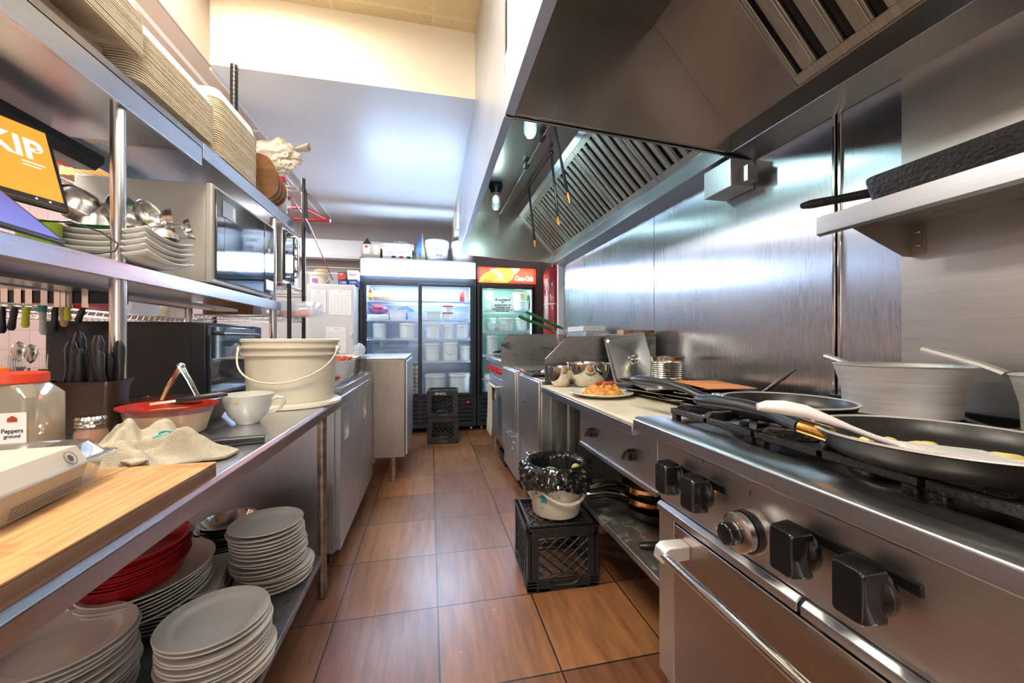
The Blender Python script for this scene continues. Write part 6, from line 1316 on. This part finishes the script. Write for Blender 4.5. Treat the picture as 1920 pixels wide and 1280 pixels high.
tub('low clear tub on the top shelf behind the right glass door', 795, 823, SH[0]+e, 0.075, mat=CLEARP, sq=True)
solo('drink_can', MB().lathe([(0, 0), (0.028, 0), (0.032, 0.006), (0.032, 0.14), (0.026, 0.15), (0, 0.15)], 24, (ux(866, 4.9), 4.9, SH[0]+e)), REDC, 'tall red can on the top cooler shelf', 'can', (ux(866, 4.9), 4.9, SH[0]+e))
t = tub('white and red printed carton beside the tall red can', 871, 884, SH[0]+e, 0.14, y=4.90, sq=True)
tub('pale blue tub on the second shelf behind the right glass door', 797, 827, SH[1]+e, 0.11, sq=True)
tub('small lower tub with red lid on the second right shelf', 829, 850, SH[1]+e, 0.085, lid=REDC)
tub('small upper tub with red lid stacked on its twin', 829, 850, SH[1]+0.104, 0.07, lid=REDC)
tub('clear tub of greens at the right end of the second shelf', 853, 880, SH[1]+e, 0.10, mat=CLEARP, sq=True)
tub('large white pail at the middle frame on the third right shelf', 796, 828, SH[2]+e, 0.20)
tub('narrow white pail in the middle of the third right shelf', 829, 852, SH[2]+e, 0.18)
tub('white pail with black writing on the third right shelf', 853, 881, SH[2]+e, 0.18)
tub('large translucent tub on the fourth right shelf', 796, 826, SH[3]+e, 0.23, taper=0.9)
t = tub('white bucket with wire handle on the fourth right shelf', 828, 860, SH[3]+e, 0.24, y=4.91)
bxx = ux(844, 4.91); part('handle', MB().tube([(bxx+0.098*math.cos(R(a)), 4.91+0.098*math.sin(R(a)), SH[3]+0.20-0.12*math.sin(math.pi*(a-200)/140)) for a in range(200, 341, 10)], 0.003, 6), S_TUBE, t)
tub('white tub at the right end of the fourth shelf', 860, 883, SH[3]+e, 0.19, y=4.95)
tub('big white bucket on the cooler floor behind the crates', 795, 838, 0.437, 0.265, y=4.90)
tub('big white bucket on the cooler floor by the right door edge', 840, 883, 0.437, 0.27, y=4.90)
tub('white crate like tub on the cooler floor at the far left', 700, 745, 0.437, 0.20, sq=True)
for r_ in range(7):
    for q in range(2):
        x = ux(776, 4.86) + q*0.05 - 0.012; z = 0.47 + r_*0.052
        c = solo('egg', MB().ball((x, 4.86, z), 0.022, 14, 10, sz=1.2), SHELL, 'white egg in the cooler, %s tray from the bottom, %s one' % (['first', 'second', 'third', 'fourth', 'fifth', 'sixth', 'seventh'][r_], ['inner', 'outer'][q]), 'egg', (x, 4.86, z-0.026), 'eggs in the cooler')
for r_ in range(7):
    solo('egg_tray', MB().box(ux(776, 4.86)-0.045, ux(776, 4.86)+0.075, 4.83, 5.0, 0.437+r_*0.052, 0.443+r_*0.052), CARD, 'grey egg tray, %s in the egg pile' % ORD[6-r_], 'egg tray', (ux(776, 4.9), 4.9, 0.437+r_*0.052), 'egg trays in the cooler')
# single cooler contents
G = 'tubs in the single cooler'
CS = (1.505, 1.243, 0.93)
tub('lower pale tub at the left of the top shelf in the single cooler', 907, 929, CS[0]+e, 0.15, group=G)
tub('upper pale tub stacked at the top left of the single cooler', 905, 925, CS[0]+0.153, 0.10, group=G)
tub('wide round white tub at the top right of the single cooler', 962, 993, CS[0]+e, 0.135, group=G)
tub('bag like pale tub on the wide round tub', 960, 990, CS[0]+0.138, 0.10, group=G, mat=PULP)
tub('white pail behind on the middle shelf of the single cooler', 909, 931, CS[1]+e, 0.18, y=5.1, group=G)
tub('large white pail in the middle of the middle shelf', 934, 964, CS[1]+e, 0.18, y=4.98, group=G)
tub('white pail at the right of the middle shelf in the single cooler', 965, 990, CS[1]+e, 0.18, y=4.98, group=G)
tub('clear box with something pink in front on the middle shelf', 914, 946, CS[1]+e, 0.09, y=4.88, mat=CLEARP, sq=True, group=G)
solo('pink_item', MB().ball((ux(932, 4.87), 4.87, CS[1]+0.03), 0.025, sx=1.3, sz=.7), REDC, 'pink lump inside the clear box in the single cooler', 'food', (ux(932, 4.87), 4.87, CS[1]+0.012))
tub('green tinted tub on the low shelf of the single cooler', 911, 934, CS[2]+e, 0.26, group=G)
tub('tall white pail on the low shelf of the single cooler', 938, 965, CS[2]+e, 0.20, y=5.0, group=G)
tub('white tub on the floor of the single cooler', 906, 940, 0.437, 0.25, group=G)
tub('white bucket on the floor of the single cooler', 944, 985, 0.437, 0.30, group=G)

# things on top of the big cooler
KZ = 2.0965
t = thing('carton', 'open brown carton with dark flaps on the cooler top', 'box', (-0.71, 4.9, KZ))
part('carton_body', MB().box(-0.815, -0.595, 4.86, 5.15, KZ, 2.285), CARD, t, bevel=0.002)
part('flap', MB().prism([(-0.795, 2.285), (-0.69, 2.285), (-0.745, 2.355)], 'y', 4.86, 4.864), BLACKM, t)
part('flap', MB().prism([(-0.605, 2.285), (-0.585, 2.27), (-0.57, 2.25), (-0.655, 2.36), (-0.650, 2.345)], 'y', 4.87, 4.875), CARD, t)
for a, b in ((-0.785, -0.72), (-0.665, -0.62)):
    part('label', MB().box(a, b, 4.857, 4.8595, 2.165, 2.265), PAPER, t)
part('label_print', MB().box(-0.772, -0.735, 4.8555, 4.857, 2.235, 2.262), REDINK, t)
text('Frozen', 0.02, INK, MF(-0.752, 4.8562, 2.20), t, 'label_print', w=0.04)
t = thing('pizza_box', 'white printed box with red checker corners on the cooler top', 'box', (-0.38, 4.9, KZ))
part('box_body', MB().box(-0.57, -0.22, 4.88, 5.15, KZ, 2.245), PAPER, t, bevel=0.002)
part('box_lid', MB().box(-0.60, -0.20, 4.86, 5.17, 2.245, 2.305), PAPER, t, bevel=0.002)
ck = MB()
for s0 in (-0.60, -0.248):
    for i in range(4):
        for j in range(4):
            if (i+j) % 2 == 0: ck.box(s0+i*0.012, s0+i*0.012+0.012, 4.8585, 4.8598, 2.25+j*0.013, 2.263+j*0.013)
part('checker_print', ck, REDINK, t)
for z in (2.225, 2.212, 2.199, 2.186): part('print_line', MB().box(-0.555, -0.24 if z > 2.19 else -0.40, 4.8785, 4.8798, z, z+0.004), INK, t)
for k in range(3): part('food_picture', MB().lathe([(0, 0), (0.028, 0.0005), (0, 0.001)], 14, M=T(-0.44+k*0.09, 4.879, 2.145) @ Matrix.Rotation(R(90), 4, 'X') @ Matrix.Scale(0.5, 4, (0, 1, 0))), [INK, REDINK, INK][k], t)
for x, w_ in ((-0.53, 0.05), (-0.40, 0.10), (-0.30, 0.06)): text('FRESH', 0.022, INK, MF(x, 4.8588, 2.275), t, 'print_line', w=w_)
solo('plastic_wrap', crumple((-0.36, 5.0, 2.34), 0.11, 0.07, 0.032, 3, 30, 14, 0.2), FILM, 'crumpled clear wrap on top of the checkered box', 'wrap', (-0.36, 5.0, 2.306), smooth=False)
t = thing('flour_bag', 'blue and white folded bag standing beside the tubs', 'bag', (-0.12, 4.9, KZ))
part('bag_body', MB().add([(-0.19, 4.90, KZ), (-0.05, 4.90, KZ), (-0.05, 5.05, KZ), (-0.19, 5.05, KZ), (-0.105, 4.96, 2.49), (-0.090, 4.98, 2.49)], [(0, 3, 2, 1), (0, 1, 4), (1, 2, 5, 4), (2, 3, 5), (3, 0, 4, 5)]), BAGW, t, bevel=0.004)
part('blue_print', MB().add([(-0.185, 4.895, 2.22), (-0.115, 4.893, 2.16), (-0.100, 4.952, 2.49), (-0.115, 4.952, 2.47)], [(0, 1, 2, 3)]), BLUEBAG, t, solid=0.002)
for x, lbl, r_ in ((0.083, 'white lidded tub with handwriting on top of the big cooler', 0.158), (0.42, 'second white tub on the cooler half behind the hood', 0.158)):
    t = thing('storage_tub', lbl, 'tub', (x, 5.0, KZ), 'tubs on the cooler top')
    part('tub_body', MB().lathe([(0, 0), (r_*0.82, 0), (r_*0.93, 0.21), (r_*0.99, 0.212), (r_*1.0, 0.25), (r_*0.97, 0.262), (r_*1.0, 0.268), (r_*0.96, 0.29), (0, 0.293)], 36, (x, 5.0, KZ)), TUBW, t)
    if x < 0.2:
        text('Onion', 0.05, INK, MF(x, 5.0-0.150, KZ+0.16), t, 'handwriting', shear=0.4, w=0.11); text('Base', 0.05, INK, MF(x+0.02, 5.0-0.146, KZ+0.09), t, 'handwriting', shear=0.4, w=0.08)

# white refrigerator with papers and boxes on top
t = thing('refrigerator', 'white upright refrigerator with papers taped on its front', 'refrigerator', (-1.06, 4.8, 0))
WY = 4.45
part('cabinet', MB().box(-1.29, -0.818, WY+0.04, 5.10, 0.03, 1.735), FRIDGEW, t, bevel=0.008)
part('door', MB().box(-1.29, -0.818, WY, WY+0.038, 0.05, 1.725), FRIDGEW, t, bevel=0.010, seg=3)
part('handle', MB().box(-0.850, -0.832, WY-0.02, WY, 1.16, 1.20), FRIDGEW, t, bevel=0.004)
for (x0, x1, z0, z1) in ((-1.250, -1.10, 1.42, 1.66), (-1.07, -0.845, 1.395, 1.665), (-1.10, -0.90, 0.98, 1.265)):
    o = part('paper_sheet', MB().box(x0, x1, WY-0.003, WY-0.001, z0, z1), PAPER, t)
    gm = MB(); n = 9
    for k in range(n): z = z0+0.02+(z1-z0-0.05)*k/n; gm.box(x0+0.02, x1-0.02, WY-0.0036, WY-0.003, z, z+0.0012)
    for k in range(6): x = x0+0.02+(x1-x0-0.04)*k/5; gm.box(x, x+0.0010, WY-0.0036, WY-0.003, z0+0.02, z1-0.035)
    gm.box((x0+x1)/2-0.02, (x0+x1)/2+0.02, WY-0.0036, WY-0.003, z1-0.02, z1-0.014)
    part('table_print', gm, plain('grey print', (0.30, 0.30, 0.31), 0.6) if 'grey print' not in MATS else MATS['grey print'], o)
t = thing('storage_tub', 'white tub with a purple label on the white refrigerator', 'tub', (-1.19, 4.62, 1.737))
part('tub_body', MB().lathe([(0, 0), (0.095, 0), (0.105, 0.10), (0.112, 0.102), (0.112, 0.135), (0, 0.137)], 32, (-1.215, 4.64, 1.737)), PULP, t)
part('label', MB().box(-1.265, -1.215, 4.530, 4.538, 1.755, 1.80), PURPLE, t); part('handle', MB().tube([(-1.11, 4.60, 1.84), (-1.10, 4.58, 1.80), (-1.13, 4.56, 1.765)], 0.003, 6), TUBW, t)
solo('cloth_bag', crumple((-1.20, 4.66, 1.90), 0.08, 0.06, 0.022, 3, amp=0.14), PALEW, 'brown crumpled bag lying on the labelled tub', 'bag', (-1.2, 4.66, 1.875))
for nm, x0, x1, z0, z1, m, lb, tx, tm in (('foil_box', -1.00, -0.905, 1.737, 1.790, BLUEINK, 'dark blue film box printed 100 under the red one', '100', LITWHITE), ('foil_box', -0.895, -0.80, 1.737, 1.800, BLUEINK, 'dark blue box printed 100 at the refrigerator corner', '100', PAPER),
        ('foil_box', -1.005, -0.915, 1.792, 1.880, BLACKM, 'dark box with round red front on the refrigerator', '', None), ('note_box', -0.905, -0.800, 1.802, 1.905, PAPER, 'tilted white box with black writing on the blue box', 'FILM', INK)):
    t = thing(nm, lb, 'box', ((x0+x1)/2, 4.62, z0), 'boxes on the white refrigerator' if nm == 'foil_box' else None)
    part('box_body', MB().box(x0, x1, 4.55, 4.70, z0, z1), m, t, bevel=0.002)
    if tx: text(tx, 0.03, PAPER if tm is LITWHITE else tm, MF((x0+x1)/2, 4.5485, (z0+z1)/2), t, 'print', w=0.06)
    else:
        part('red_print', MB().box(x0+0.004, x0+0.06, 4.5475, 4.5495, z0+0.006, z1-0.006).lathe([(0, 0), (0.036, 0.0), (0, 0.002)], 20, M=T(x0+0.055, 4.5495, (z0+z1)/2) @ Matrix.Rotation(R(90), 4, 'X')), REDK, t)
        text('RED', 0.022, PAPER, MF(x0+0.035, 4.546, z0+0.065), t, 'print', w=0.04)
solo('pipe', MB().tube([(-1.12, 3.45, 2.30), (-1.085, 3.8, 2.18), (-1.075, 4.1, 2.03), (-1.07, 4.6, 1.80)], 0.006, 8), REDC, 'thin red cord running down to the white refrigerator', 'cord', (-1.07, 4.6, 1.80)).name = 'red_cord'
t = thing('sprinkler_pipe', 'red sprinkler pipe under the ceiling near the back wall', 'pipe', (-1.15, 4.1, 2.45))
part('pipe', MB().tube([(-1.9, 4.4, 2.47), (-1.25, 4.2, 2.46), (-0.98, 4.1, 2.31)], 0.018, 10).tube([(-1.30, 4.1, 2.31), (-0.98, 4.1, 2.31)], 0.020, 10), REDC, t)
t = thing('wall_air_conditioner', 'long pale wall unit with grille below on the back wall', 'air conditioner', (-1.4, 5.4, 2.0))
part('casing', MB().box(-2.3, -0.65, 5.30, 5.548, 2.205, 2.425), WHITE, t, bevel=0.010, seg=3)
part('lower_lip', MB().box(-2.3, -0.65, 5.28, 5.40, 2.18, 2.205), WHITE, t, bevel=0.004)
for z in (2.10, 2.02): part('wall_groove', MB().box(-2.3, -0.65, 5.53, 5.548, z, z+0.008), S_HOOD, t)
part('wall_panel', MB().box(-2.3, -0.65, 5.535, 5.548, 1.7, 2.16), WALLP, t)

# suppression cylinder
cx, cy = 1.475, 4.45
t = thing('fire_suppression_tank', 'tall red cylinder with strap and labels beside the drinks cooler', 'cylinder', (cx, cy, 0.9))
part('tank_body', MB().lathe([(0, 0.9), (0.08, 0.905), (0.125, 0.95), (0.125, 1.90), (0.115, 1.96), (0.08, 2.0), (0.03, 2.015), (0.03, 2.04), (0, 2.04)], 40, (cx, cy, 0)), REDC, t)
part('strap', MB().ring([(0.1255, 1.55), (0.1275, 1.55), (0.1275, 1.562), (0.1255, 1.562)], 40, (cx, cy, 0)), S_TUBE, t)
part('foot_ring', MB().ring([(0.1255, 1.20), (0.129, 1.20), (0.129, 1.27), (0.1255, 1.27)], 40, (cx, cy, 0)), REDC, t)
part('wall_bracket', MB().box(cx+0.05, 1.648, cy-0.03, cy+0.03, 1.54, 1.57).box(cx+0.05, 1.648, cy-0.03, cy+0.03, 1.0, 1.03), BLACKM, t)
lab = MB()
for (a0, a1, z0, z1) in ((195, 222, 1.72, 1.86), (195, 222, 1.36, 1.66)):
    n = 6; lab.add([(cx+0.1262*math.cos(R(a0+(a1-a0)*i/n)), cy+0.1262*math.sin(R(a0+(a1-a0)*i/n)), z) for i in range(n+1) for z in (z0, z1)], [(2*i, 2*i+2, 2*i+3, 2*i+1) for i in range(n)])
part('label', lab, PAPER, t, solid=0.001)
solo('hose', MB().tube([(1.60, 4.25, 0.95), (1.60, 4.25, 1.70)], 0.03, 10), BLACK, 'thick black hose hanging beside the red cylinder', 'hose', (1.60, 4.25, 0.95))

# crumbs on the floor
rnd = random.Random(21); cr = MB()
for (x, y, s) in [(0.26, 1.56, 0.006)] + [(rnd.uniform(-0.25, 0.36), rnd.uniform(1.3, 2.4), rnd.uniform(0.0015, 0.0035)) for k in range(26)]:
    cr.lathe([(0, 0), (s, 0.0005), (s*0.7, s*0.7), (0, s*0.8)], 7, (x, y, 0.0005), wob=lambda a, z: 1+0.3*math.sin(3*a))
o = solo('food_crumbs', cr, BREAD, 'food crumbs scattered over the brown tiles of the aisle', 'crumbs', (0, 1.8, 0)); o['kind'] = 'stuff'
